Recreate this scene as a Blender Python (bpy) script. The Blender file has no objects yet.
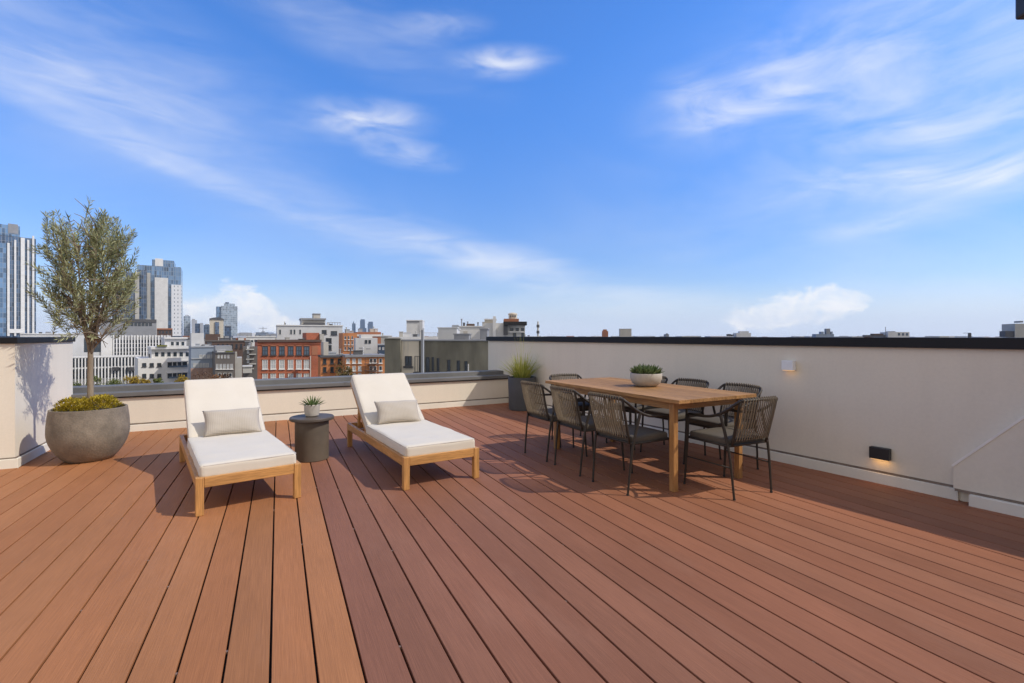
SUN_E, SKY_S, SKY_SAT, SKY_HUE, SKY_V = 3.5, .11, 1.05, .5, 1.0
CLOUD_K, CLOUD_C, EXPO = .66, (9.0, 9.1, 9.4), 0.0
TINT_H, TINT_T = (.96, 1.0, 1.27, 1), (.86, 1.46, 2.2, 1)
BAND_C = (5.7, 6.8, 8.9, 1)
REAR_FILL = (10.2, 9.2, 7.6, 1)
HAZE = .00008
import bpy, math, random
from mathutils import Vector, Matrix, noise as mnoise
R = math.radians
C = bpy.context.scene.collection
SC = bpy.context.scene
F, HZ, EYE = 490.0, 336.0, 1.26          # focal length in pixels, horizon row, eye height above the deck
GZ = -17.0                               # street level below the roof deck

def G(px, py):
    """deck point seen at a pixel"""
    Y = F * EYE / (py - HZ)
    return Vector(((px - 512) / F * Y, Y, 0))

# ------------------------------------------------------------------ node helpers
def N(nt, typ, **kw):
    n = nt.nodes.new(typ)
    for k, v in kw.items():
        if k.startswith('i_'):
            n.inputs[k[2:].replace('_', ' ')].default_value = v
        else:
            setattr(n, k, v)
    return n

def L(nt, a, b): nt.links.new(a, b)

def new_mat(name):
    m = bpy.data.materials.new(name); m.use_nodes = True
    nt = m.node_tree
    return m, nt, nt.nodes['Principled BSDF']

def rgb(c, k=1.0): return (min(c[0]*k, 1), min(c[1]*k, 1), min(c[2]*k, 1), 1)

def mat(name, col, rough=.6, var=.15, scale=3.0, stretch=(1, 1, 1), bump=0.0, bscale=60.0, metal=0.0, spec=.5,
        detail=5.0, fine=.0, fscale=200.0, sheen=0.0, tone=False):
    """plain procedural surface: base colour broken up by two noises, with a noise bump"""
    m, nt, p = new_mat(name)
    tc = N(nt, 'ShaderNodeTexCoord')
    mp = N(nt, 'ShaderNodeMapping'); mp.inputs['Scale'].default_value = stretch
    L(nt, tc.outputs['Object'], mp.inputs['Vector'])
    nz = N(nt, 'ShaderNodeTexNoise'); nz.inputs['Scale'].default_value = scale
    nz.inputs['Detail'].default_value = detail; nz.inputs['Roughness'].default_value = .6
    L(nt, mp.outputs[0], nz.inputs['Vector'])
    ramp = N(nt, 'ShaderNodeMix', data_type='RGBA')
    ramp.inputs[6].default_value = rgb(col, 1 - var); ramp.inputs[7].default_value = rgb(col, 1 + var)
    mr = N(nt, 'ShaderNodeMapRange'); mr.inputs[1].default_value = .3; mr.inputs[2].default_value = .7
    L(nt, nz.outputs[0], mr.inputs[0]); L(nt, mr.outputs[0], ramp.inputs[0])
    out = ramp.outputs[2]
    if fine:
        n2 = N(nt, 'ShaderNodeTexNoise'); n2.inputs['Scale'].default_value = fscale; n2.inputs['Detail'].default_value = 3
        L(nt, mp.outputs[0], n2.inputs['Vector'])
        m2 = N(nt, 'ShaderNodeMapRange'); m2.inputs[1].default_value = .3; m2.inputs[2].default_value = .7
        m2.inputs[3].default_value = 1 - fine; m2.inputs[4].default_value = 1 + fine
        L(nt, n2.outputs[0], m2.inputs[0])
        mx = N(nt, 'ShaderNodeMix', data_type='RGBA', blend_type='MULTIPLY'); mx.inputs[0].default_value = 1
        L(nt, out, mx.inputs[6]); L(nt, m2.outputs[0], mx.inputs[7]); out = mx.outputs[2]
    if tone:
        at = N(nt, 'ShaderNodeAttribute', attribute_name='tone')
        mx = N(nt, 'ShaderNodeMix', data_type='RGBA', blend_type='MULTIPLY'); mx.inputs[0].default_value = 1
        L(nt, out, mx.inputs[6]); L(nt, at.outputs['Color'], mx.inputs[7]); out = mx.outputs[2]
    L(nt, out, p.inputs['Base Color'])
    p.inputs['Roughness'].default_value = rough; p.inputs['Metallic'].default_value = metal
    p.inputs['Specular IOR Level'].default_value = spec
    if sheen: p.inputs['Sheen Weight'].default_value = sheen
    if bump:
        b = N(nt, 'ShaderNodeBump'); b.inputs['Strength'].default_value = bump; b.inputs['Distance'].default_value = .01
        n3 = N(nt, 'ShaderNodeTexNoise'); n3.inputs['Scale'].default_value = bscale; n3.inputs['Detail'].default_value = 4
        L(nt, mp.outputs[0], n3.inputs['Vector']); L(nt, n3.outputs[0], b.inputs['Height'])
        L(nt, b.outputs[0], p.inputs['Normal'])
    return m

def wood(name, col, axis, rough=.5):
    st = [14, 14, 14]; st[axis] = .9
    return mat(name, col, rough, .22, 3.0, tuple(st), bump=.12, bscale=9, fine=.16, fscale=12)

def leaf_mat(name, c1, c2, rough=.5, trans=.3):
    m, nt, p = new_mat(name)
    at = N(nt, 'ShaderNodeAttribute', attribute_name='tone')
    mx = N(nt, 'ShaderNodeMix', data_type='RGBA')
    mx.inputs[6].default_value = rgb(c1); mx.inputs[7].default_value = rgb(c2)
    L(nt, at.outputs['Fac'], mx.inputs[0])
    L(nt, mx.outputs[2], p.inputs['Base Color']); p.inputs['Roughness'].default_value = rough
    p.inputs['Specular IOR Level'].default_value = .35
    t = N(nt, 'ShaderNodeBsdfTranslucent'); L(nt, mx.outputs[2], t.inputs[0])
    ms = N(nt, 'ShaderNodeMixShader'); ms.inputs[0].default_value = trans
    L(nt, p.outputs[0], ms.inputs[1]); L(nt, t.outputs[0], ms.inputs[2])
    L(nt, ms.outputs[0], nt.nodes['Material Output'].inputs[0])
    return m

def glass(name, col, rough=.12, cell=None, mull=(.5, .5, .5), mort=.06, var=.6, metal=.0, spec=.8):
    """window glass; with cell=(w,h) a curtain wall: panes of that size between mullions, in local x/z and y/z"""
    m, nt, p = new_mat(name)
    p.inputs['Roughness'].default_value = rough; p.inputs['Metallic'].default_value = metal
    p.inputs['Specular IOR Level'].default_value = spec
    tc = N(nt, 'ShaderNodeTexCoord')
    if not cell:
        nz = N(nt, 'ShaderNodeTexNoise'); nz.inputs['Scale'].default_value = .7
        L(nt, tc.outputs['Object'], nz.inputs['Vector'])
        mx = N(nt, 'ShaderNodeMix', data_type='RGBA')
        mx.inputs[6].default_value = rgb(col, 1 - var); mx.inputs[7].default_value = rgb(col, 1 + var)
        L(nt, nz.outputs[0], mx.inputs[0]); L(nt, mx.outputs[2], p.inputs['Base Color'])
        return m
    sp = N(nt, 'ShaderNodeSeparateXYZ'); L(nt, tc.outputs['Object'], sp.inputs[0])
    ad = N(nt, 'ShaderNodeMath', operation='ADD'); L(nt, sp.outputs[0], ad.inputs[0]); L(nt, sp.outputs[1], ad.inputs[1])
    cb = N(nt, 'ShaderNodeCombineXYZ'); L(nt, ad.outputs[0], cb.inputs[0]); L(nt, sp.outputs[2], cb.inputs[1])
    br = N(nt, 'ShaderNodeTexBrick'); br.offset = 0; br.squash = 1
    L(nt, cb.outputs[0], br.inputs['Vector'])
    br.inputs['Color1'].default_value = rgb(col, 1 - var); br.inputs['Color2'].default_value = rgb(col, 1 + var)
    br.inputs['Mortar'].default_value = rgb(mull); br.inputs['Scale'].default_value = 1
    br.inputs['Mortar Size'].default_value = mort * min(cell); br.inputs['Mortar Smooth'].default_value = 0
    br.inputs['Brick Width'].default_value = cell[0]; br.inputs['Row Height'].default_value = cell[1]
    L(nt, br.outputs['Color'], p.inputs['Base Color'])
    mr = N(nt, 'ShaderNodeMapRange'); mr.inputs[3].default_value = rough; mr.inputs[4].default_value = .7
    L(nt, br.outputs['Fac'], mr.inputs[0]); L(nt, mr.outputs[0], p.inputs['Roughness'])
    return m

def brick(name, c1, c2, mortar, w=.22, h=.075):
    m, nt, p = new_mat(name)
    p.inputs['Roughness'].default_value = .85
    tc = N(nt, 'ShaderNodeTexCoord')
    sp = N(nt, 'ShaderNodeSeparateXYZ'); L(nt, tc.outputs['Object'], sp.inputs[0])
    ad = N(nt, 'ShaderNodeMath', operation='ADD'); L(nt, sp.outputs[0], ad.inputs[0]); L(nt, sp.outputs[1], ad.inputs[1])
    cb = N(nt, 'ShaderNodeCombineXYZ'); L(nt, ad.outputs[0], cb.inputs[0]); L(nt, sp.outputs[2], cb.inputs[1])
    br = N(nt, 'ShaderNodeTexBrick'); L(nt, cb.outputs[0], br.inputs['Vector'])
    br.inputs['Color1'].default_value = rgb(c1); br.inputs['Color2'].default_value = rgb(c2)
    br.inputs['Mortar'].default_value = rgb(mortar); br.inputs['Scale'].default_value = 1
    br.inputs['Mortar Size'].default_value = .008; br.inputs['Brick Width'].default_value = w; br.inputs['Row Height'].default_value = h
    nz = N(nt, 'ShaderNodeTexNoise'); nz.inputs['Scale'].default_value = .35; nz.inputs['Detail'].default_value = 6
    L(nt, tc.outputs['Object'], nz.inputs['Vector'])
    mr = N(nt, 'ShaderNodeMapRange'); mr.inputs[1].default_value = .3; mr.inputs[2].default_value = .7
    mr.inputs[3].default_value = .75; mr.inputs[4].default_value = 1.2; L(nt, nz.outputs[0], mr.inputs[0])
    mx = N(nt, 'ShaderNodeMix', data_type='RGBA', blend_type='MULTIPLY'); mx.inputs[0].default_value = 1
    L(nt, br.outputs['Color'], mx.inputs[6]); L(nt, mr.outputs[0], mx.inputs[7]); L(nt, mx.outputs[2], p.inputs['Base Color'])
    return m

# ------------------------------------------------------------------ mesh builder
class MB:
    def __init__(self): self.v = []; self.f = []; self.mi = []; self.tone = []; self.cur = 0; self.t = 1.0
    def add(self, vs, fs):
        o = len(self.v); self.v += [tuple(p) for p in vs]
        for f in fs:
            self.f.append(tuple(i + o for i in f)); self.mi.append(self.cur); self.tone.append(self.t)
    def box(self, x0, x1, y0, y1, z0, z1, M=None):
        vs = [Vector((x, y, z)) for z in (z0, z1) for y in (y0, y1) for x in (x0, x1)]
        if M is not None: vs = [M @ p for p in vs]
        self.add(vs, [(0, 2, 3, 1), (4, 5, 7, 6), (0, 1, 5, 4), (2, 6, 7, 3), (0, 4, 6, 2), (1, 3, 7, 5)])
    def prism(self, poly, z0, z1):
        """polygon (counter-clockwise xy) raised from z0 to z1"""
        n = len(poly); vs = [(x, y, z0) for x, y in poly] + [(x, y, z1) for x, y in poly]
        self.add(vs, [tuple(range(n - 1, -1, -1)), tuple(range(n, 2*n))] + [(i, (i+1) % n, n + (i+1) % n, n + i) for i in range(n)])
    def prism_y(self, poly, y0, y1):
        """polygon in xz (counter-clockwise seen from -y) given depth y0..y1"""
        n = len(poly); vs = [(x, y0, z) for x, z in poly] + [(x, y1, z) for x, z in poly]
        self.add(vs, [tuple(range(n)), tuple(range(2*n - 1, n - 1, -1))] + [((i+1) % n, i, n + i, n + (i+1) % n) for i in range(n)])
    def tube(self, pts, r, n=8, cap=True):
        pts = [Vector(p) for p in pts]
        if isinstance(r, (int, float)): r = [r] * len(pts)
        vs, fs = [], []; up = Vector((0, 0, 1)); prev = None
        for i, p in enumerate(pts):
            d = (pts[min(i+1, len(pts)-1)] - pts[max(i-1, 0)]).normalized()
            if prev is None:
                a = d.cross(up)
                if a.length < .05: a = d.cross(Vector((1, 0, 0)))
            else:
                a = prev - d * prev.dot(d)
            a.normalize(); prev = a; b = d.cross(a)
            for k in range(n):
                t = 2 * math.pi * k / n
                vs.append(p + (a * math.cos(t) + b * math.sin(t)) * r[i])
        for i in range(len(pts) - 1):
            for k in range(n):
                k2 = (k + 1) % n
                fs.append((i*n + k, (i+1)*n + k, (i+1)*n + k2, i*n + k2))
        if cap:
            fs.append(tuple(range(n))); fs.append(tuple(range(len(pts)*n - 1, (len(pts)-1)*n - 1, -1)))
        self.add(vs, fs)
    def lathe(self, prof, n=48, cx=0, cy=0):
        """profile of (r, z); r=0 at the ends closes it"""
        vs, fs = [], []
        for r, z in prof:
            for k in range(n):
                t = 2 * math.pi * k / n; vs.append((cx + r * math.cos(t), cy + r * math.sin(t), z))
        for i in range(len(prof) - 1):
            for k in range(n):
                k2 = (k + 1) % n
                fs.append((i*n + k, i*n + k2, (i+1)*n + k2, (i+1)*n + k))
        self.add(vs, fs)
    def rbox(self, sx, sy, sz, r, M=None, seg=18, puff=0.0, wob=0.0, seed=0):
        """soft cushion block centred on the origin: rounded edges, crowned top and bottom, slight unevenness"""
        hx, hy, hz = sx/2, sy/2, sz/2
        def soft(p):
            q = Vector((max(-hx + r, min(hx - r, p.x)), max(-hy + r, min(hy - r, p.y)), max(-hz + r, min(hz - r, p.z))))
            d = p - q
            if d.length > 1e-9: p = q + d.normalized() * r
            u, v = p.x / hx, p.y / hy
            p.z += math.copysign(1, p.z) * puff * max(0, 1 - u*u) ** .6 * max(0, 1 - v*v) ** .6 * (abs(p.z) / hz)
            if wob:
                p.z += wob * mnoise.noise(Vector((p.x*5 + seed, p.y*5, p.z*3)))
                p.x += wob * .7 * mnoise.noise(Vector((p.y*6, p.z*6 + seed, 3)))
            return M @ p if M is not None else p
        def grid(fn, a, b, flip):
            ks = [-1 + 2*i/a for i in range(a+1)]; js = [-1 + 2*i/b for i in range(b+1)]
            vs = [soft(fn(u, v)) for v in js for u in ks]; fs = []
            for j in range(b):
                for i in range(a):
                    q = (j*(a+1)+i, j*(a+1)+i+1, (j+1)*(a+1)+i+1, (j+1)*(a+1)+i)
                    fs.append(q[::-1] if flip else q)
            self.add(vs, fs)
        e = lambda u: math.copysign(abs(u) ** .7, u)      # denser towards the edges
        grid(lambda u, v: Vector((e(u)*hx, e(v)*hy, hz)), seg, seg, False)
        grid(lambda u, v: Vector((e(u)*hx, e(v)*hy, -hz)), seg, seg, True)
        for s in (-1, 1):
            grid(lambda u, v: Vector((e(u)*hx, s*hy, v*hz)), seg, 8, s > 0)
            grid(lambda u, v: Vector((s*hx, e(u)*hy, v*hz)), seg, 8, s < 0)
    def build(self, name, mats, parent=None, smooth=False, bevel=0.0, bseg=2, weld=False, auto=None):
        me = bpy.data.meshes.new(name)
        me.from_pydata(self.v, [], self.f)
        if not isinstance(mats, (list, tuple)): mats = [mats]
        for m in mats: me.materials.append(m)
        me.polygons.foreach_set('material_index', self.mi)
        at = me.attributes.new('tone', 'FLOAT_COLOR', 'FACE')
        buf = []
        for t in self.tone: buf += ([t, t, t, 1] if isinstance(t, (int, float)) else [t[0], t[1], t[2], 1])
        at.data.foreach_set('color', buf)
        if smooth: me.polygons.foreach_set('use_smooth', [True] * len(me.polygons))
        if weld:
            import bmesh
            b = bmesh.new(); b.from_mesh(me); bmesh.ops.remove_doubles(b, verts=b.verts, dist=weld if weld is not True else 1e-5); b.to_mesh(me); b.free()
        me.update()
        o = bpy.data.objects.new(name, me); C.objects.link(o)
        if parent is not None: o.parent = parent
        if bevel:
            bm = o.modifiers.new('bevel', 'BEVEL'); bm.width = bevel; bm.segments = bseg; bm.limit_method = 'ANGLE'; bm.angle_limit = R(40)
        if auto: me.set_sharp_from_angle(angle=R(auto))
        return o

def box(name, m, parent, x0, x1, y0, y1, z0, z1, bevel=0, M=None):
    b = MB(); b.box(x0, x1, y0, y1, z0, z1, M); return b.build(name, m, parent, bevel=bevel)

def tag(o, label=None, cat=None, group=None, kind=None):
    if label: o['label'] = label
    if cat: o['category'] = cat
    if group: o['group'] = group
    if kind: o['kind'] = kind
    return o

def thing(name, label, cat, loc=(0, 0, 0), rz=0.0, group=None):
    o = bpy.data.objects.new(name, None); C.objects.link(o)
    o.location = loc; o.rotation_euler = (0, 0, rz); o.empty_display_size = .2
    return tag(o, label, cat, group)

def dup(root, loc, rz, label, group=None):
    """a copy of a thing with copies of its parts and sub-parts"""
    r = root.copy(); C.objects.link(r); r.location = loc; r.rotation_euler = (0, 0, rz); r['label'] = label
    if group: r['group'] = group
    for ch in list(root.children):
        c = ch.copy(); C.objects.link(c); c.parent = r
        for g in list(ch.children):
            d = g.copy(); C.objects.link(d); d.parent = c
    return r

def spline(pts, n=6):
    """Catmull-Rom through the points"""
    P = [Vector(p) for p in pts]; P = [P[0]*2 - P[1]] + P + [P[-1]*2 - P[-2]]; out = []
    for i in range(1, len(P) - 2):
        for k in range(n):
            t = k / n; a, b, c, d = P[i-1], P[i], P[i+1], P[i+2]
            out.append(.5 * ((2*b) + (c - a)*t + (2*a - 5*b + 4*c - d)*t*t + (3*b - a - 3*c + d)*t**3))
    out.append(P[-2]); return out

# ------------------------------------------------------------------ materials of the terrace
M = {}
M['plaster'] = mat('plaster', (.735, .67, .555), .9, .05, .7, bump=.12, bscale=140, fine=.02, fscale=40, detail=8)
def streaks(m, lo, hi, st):
    nt = m.node_tree; p = nt.nodes['Principled BSDF']; src = p.inputs['Base Color'].links[0].from_socket
    tc = N(nt, 'ShaderNodeTexCoord'); mp = N(nt, 'ShaderNodeMapping'); mp.inputs['Scale'].default_value = st; L(nt, tc.outputs['Object'], mp.inputs[0])
    n = N(nt, 'ShaderNodeTexNoise'); n.inputs['Scale'].default_value = 1; n.inputs['Detail'].default_value = 6; L(nt, mp.outputs[0], n.inputs['Vector'])
    r = N(nt, 'ShaderNodeMapRange'); r.inputs[1].default_value = .35; r.inputs[2].default_value = .62; r.inputs[3].default_value = lo; r.inputs[4].default_value = hi; L(nt, n.outputs[0], r.inputs[0])
    x = N(nt, 'ShaderNodeMix', data_type='RGBA', blend_type='MULTIPLY'); x.inputs[0].default_value = 1
    L(nt, src, x.inputs[6]); L(nt, r.outputs[0], x.inputs[7]); L(nt, x.outputs[2], p.inputs['Base Color'])
streaks(M['plaster'], .98, 1.005, (7, 7, .5))
M['plaster_base'] = mat('base_coat', (.74, .70, .60), .75, .07, 2.2, bump=.05, bscale=60, detail=8)
M['bead'] = mat('lit_edge', (.78, .74, .68), .8, .08, 6)  # paler than the plaster so the sloping edge looks lit
M['shadow_gap'] = mat('shadow_gap', (.20, .155, .12), .9, .3, 9)  # shadow line over the baseboards, put into a dark strip's colour
M['cap'] = mat('cap_metal', (.013, .013, .015), .5, .15, 2, bump=.02, bscale=8, spec=.25)
M['cap_grey'] = mat('coping_grey', (.155, .152, .148), .6, .16, 1.6, bump=.03, bscale=10, spec=.2)
M['teak_x'] = wood('teak_crosswise', (.47, .235, .075), 0)
M['teak_y'] = wood('teak_lengthwise', (.47, .235, .075), 1)
M['teak_z'] = wood('teak_upright', (.47, .235, .075), 2)
M['table_y'] = wood('table_wood_lengthwise', (.37, .185, .06), 1, .42)
M['table_x'] = wood('table_wood_crosswise', (.37, .185, .062), 0, .45)
M['table_z'] = wood('table_wood_upright', (.37, .185, .062), 2, .45)
M['canvas'] = mat('canvas', (.62, .56, .465), .95, .025, 5, bump=.14, bscale=420, fine=.03, fscale=500, sheen=.2)
M['piping'] = mat('piping', (.52, .47, .41), .95, .03, 20)
M['pot'] = mat('cast_stone', (.20, .165, .125), .85, .30, 7, bump=.35, bscale=55, fine=.12, fscale=80, detail=8)
M['dark_pot'] = mat('dark_grey_fibre', (.055, .058, .062), .6, .15, 5, bump=.06, bscale=60)
M['drum'] = mat('bronze_drum', (.112, .090, .068), .55, .18, 5, bump=.05, bscale=90, spec=.25)
M['drum_top'] = mat('drum_top', (.092, .074, .060), .5, .18, 8, bump=.03, bscale=90, spec=.25)
M['ceramic'] = mat('stoneware', (.42, .375, .315), .7, .08, 20, bump=.05, bscale=120, fine=.06, fscale=150)
M['soil'] = mat('soil', (.035, .024, .016), .95, .4, 30, bump=.6, bscale=80)
M['frame'] = mat('chair_frame', (.036, .028, .021), .5, .1, 20, spec=.3)
M['rope'] = mat('rope', (.185, .142, .092), .85, .2, 30, (1, 1, .6), fine=.15, fscale=160, tone=True)
M['seat'] = mat('seat_cushion', (.088, .072, .054), .92, .08, 12, bump=.12, bscale=420)
M['bark'] = mat('bark', (.23, .18, .125), .9, .25, 14, (1, 1, .25), bump=.5, bscale=60)
M['black'] = mat('lamp_black', (.018, .018, .02), .45, .1, 10)
M['lamp_white'] = mat('lamp_white', (.80, .80, .80), .4, .05, 10)
M['dark_metal'] = mat('dark_canopy_metal', (.03, .032, .036), .4, .1, 4)
M['rubber'] = mat('rubber', (.02, .02, .02), .8, .1, 10)
def emit(name, col, s):
    m, nt, p = new_mat(name); p.inputs['Emission Color'].default_value = rgb(col); p.inputs['Emission Strength'].default_value = s
    p.inputs['Base Color'].default_value = (.8, .7, .5, 1); return m
M['glow'] = emit('lamp_diffuser', (1, .55, .2), 1.3)

def pillow_mat():
    m, nt, p = new_mat('woven_pillow')
    tc = N(nt, 'ShaderNodeTexCoord')
    w = N(nt, 'ShaderNodeTexWave', wave_type='BANDS', bands_direction='Y'); w.inputs['Scale'].default_value = 32
    w.inputs['Distortion'].default_value = 1.2; w.inputs['Detail'].default_value = 2
    L(nt, tc.outputs['Object'], w.inputs['Vector'])
    w2 = N(nt, 'ShaderNodeTexWave', wave_type='BANDS', bands_direction='X'); w2.inputs['Scale'].default_value = 22
    w2.inputs['Distortion'].default_value = 1.0; L(nt, tc.outputs['Object'], w2.inputs['Vector'])
    ad = N(nt, 'ShaderNodeMath', operation='MULTIPLY_ADD'); L(nt, w2.outputs[1], ad.inputs[0]); ad.inputs[1].default_value = .35; L(nt, w.outputs[1], ad.inputs[2])
    mx = N(nt, 'ShaderNodeMix', data_type='RGBA'); mx.inputs[6].default_value = (.33, .285, .23, 1); mx.inputs[7].default_value = (.50, .44, .365, 1)
    L(nt, ad.outputs[0], mx.inputs[0]); L(nt, mx.outputs[2], p.inputs['Base Color'])
    p.inputs['Roughness'].default_value = .95; p.inputs['Sheen Weight'].default_value = .2
    b = N(nt, 'ShaderNodeBump'); b.inputs['Strength'].default_value = .35; b.inputs['Distance'].default_value = .004
    L(nt, ad.outputs[0], b.inputs['Height']); L(nt, b.outputs[0], p.inputs['Normal'])
    return m
M['pillow'] = pillow_mat()

def deck_mat():
    m, nt, p = new_mat('composite_boards')
    tc = N(nt, 'ShaderNodeTexCoord'); at = N(nt, 'ShaderNodeAttribute', attribute_name='tone')
    def noise(sc, st, det=4, rough=.6):
        mp = N(nt, 'ShaderNodeMapping'); mp.inputs['Scale'].default_value = st
        L(nt, tc.outputs['Object'], mp.inputs['Vector'])
        n = N(nt, 'ShaderNodeTexNoise'); n.inputs['Scale'].default_value = sc; n.inputs['Detail'].default_value = det; n.inputs['Roughness'].default_value = rough
        L(nt, mp.outputs[0], n.inputs['Vector']); return n.outputs[0]
    def rng(s, a, b, lo=.3, hi=.7):
        r = N(nt, 'ShaderNodeMapRange'); r.inputs[1].default_value = lo; r.inputs[2].default_value = hi; r.inputs[3].default_value = a; r.inputs[4].default_value = b
        L(nt, s, r.inputs[0]); return r.outputs[0]
    def mul(a, b):
        x = N(nt, 'ShaderNodeMix', data_type='RGBA', blend_type='MULTIPLY'); x.inputs[0].default_value = 1
        L(nt, a, x.inputs[6]); L(nt, b, x.inputs[7]); return x.outputs[2]
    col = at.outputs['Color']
    grain = noise(3, (55, 1.1, 1), 6, .7)
    blot = noise(.8, (3.0, .8, 1), 5)
    fineg = noise(1, (330, 4, 1), 3, .7)
    wear = noise(.55, (1, 1, 1), 6, .65)
    for s, a, b in ((grain, .90, 1.09), (blot, .90, 1.09), (fineg, .84, 1.14), (wear, .92, 1.08)): col = mul(col, rng(s, a, b))
    # dry pale dust drifts on the boards
    dust = N(nt, 'ShaderNodeMix', data_type='RGBA'); dust.inputs[7].default_value = (.42, .26, .18, 1)
    L(nt, rng(noise(1.3, (1.6, .6, 1), 8, .7), 0, .16, .52, .8), dust.inputs[0]); L(nt, col, dust.inputs[6]); col = dust.outputs[2]
    L(nt, col, p.inputs['Base Color'])
    L(nt, rng(grain, .50, .66), p.inputs['Roughness'])
    p.inputs['Specular IOR Level'].default_value = .12
    b = N(nt, 'ShaderNodeBump'); b.inputs['Strength'].default_value = .32; b.inputs['Distance'].default_value = .004
    L(nt, fineg, b.inputs['Height']); L(nt, b.outputs[0], p.inputs['Normal'])
    return m
M['deck'] = deck_mat()
M['deck_base'] = mat('deck_underlay', (.012, .010, .009), .95, .3, 3)
M['clip'] = mat('deck_clip', (.20, .13, .09), .5, .2, 20)

# ------------------------------------------------------------------ terrace: deck
PD = G(509, 402.5)                        # inner corner of the long wall and the low wall
PN = G(956, 499.4)                        # where the thicker section starts on the long wall
PC = G(72, 436)                           # low wall meets the pillar
PA = G(15, 467.5)                         # near corner of the pillar
dirW = (PN - PD).normalized()             # along the long wall, towards the camera
dirL = (PD - PC).normalized()             # along the low wall, left to right
def wall_point(px, py):
    """point of the long wall's face behind a pixel"""
    k = (px - 512)/F
    s = (k*PD.y - PD.x) / (dirW.x - k*dirW.y); Y = PD.y + s*dirW.y
    return s, EYE + (HZ - py)*Y/F

def build_deck():
    ang = math.atan2(234/490, 1)          # boards lean left of the view axis
    bd = Vector((-math.sin(ang), math.cos(ang))); bn = Vector((math.cos(ang), math.sin(ang)))
    pitch, gap, th = .1582, .0092, .024
    p0 = G(270, 680); c0 = p0.x * bn.x + p0.y * bn.y
    rnd = random.Random(4); mb = MB(); clips = MB()
    nW = Vector((-dirW.y, dirW.x)); nL = Vector((-dirL.y, dirL.x))     # outward normals checked by sign below
    def halfplanes():
        hp = []
        n = Vector((dirW.y, -dirW.x)); n = n if n.x > 0 else -n; hp.append((n, n.dot(PD.xy) + .16))
        n = Vector((-dirL.y, dirL.x)); n = n if n.y > 0 else -n; hp.append((n, n.dot(PD.xy) + .30))
        hp.append((Vector((-1, 0)), 9.0)); hp.append((Vector((0, -1)), 3.0))
        return hp
    for k in range(-60, 60):
        lo, hi = c0 + k*pitch + gap/2, c0 + (k+1)*pitch - gap/2
        cm = (lo + hi) / 2; t0, t1 = -40, 40
        for n, d in halfplanes():
            a = n.dot(bd); b = d - cm * n.dot(bn)
            if abs(a) < 1e-6: continue
            if a > 0: t1 = min(t1, b / a)
            else: t0 = max(t0, b / a)
        if t1 - t0 < .1: continue
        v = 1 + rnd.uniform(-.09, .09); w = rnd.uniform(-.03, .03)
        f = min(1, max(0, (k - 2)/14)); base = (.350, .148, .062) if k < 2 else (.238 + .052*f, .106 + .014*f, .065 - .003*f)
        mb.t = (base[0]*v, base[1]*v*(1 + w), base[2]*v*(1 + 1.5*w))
        c = .0016                          # eased long edges
        prof = [(lo, -th), (hi, -th), (hi, -c), (hi - c, 0), (lo + c, 0), (lo, -c)]
        n = 6; vs = [(x, t0, z) for x, z in prof] + [(x, t1, z) for x, z in prof]
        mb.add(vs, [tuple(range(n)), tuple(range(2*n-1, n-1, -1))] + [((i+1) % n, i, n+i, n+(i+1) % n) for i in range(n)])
        mb.cur = 1; mb.t = 1
        t = t0 + rnd.uniform(0, 1)
        while t < t1:
            mb.box(hi - .001, hi + gap + .001, t, t + .012, -.015, -.0045); t += rnd.choice((.9, 1.35, 1.8, 2.7))
        mb.cur = 0
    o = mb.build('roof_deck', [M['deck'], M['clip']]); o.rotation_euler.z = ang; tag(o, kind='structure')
    b = MB(); b.box(-9.2, 9, -3.2, 11, -.30, -.026); tag(b.build('deck_underlay', M['deck_base']), kind='structure')
build_deck()

# ------------------------------------------------------------------ terrace: walls
WT = 1.248                                # top of the tall walls, a finger below eye level
def local(origin, xdir, label, name, cat):
    return thing(name, label, cat, origin, math.atan2(xdir.y, xdir.x))
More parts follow.
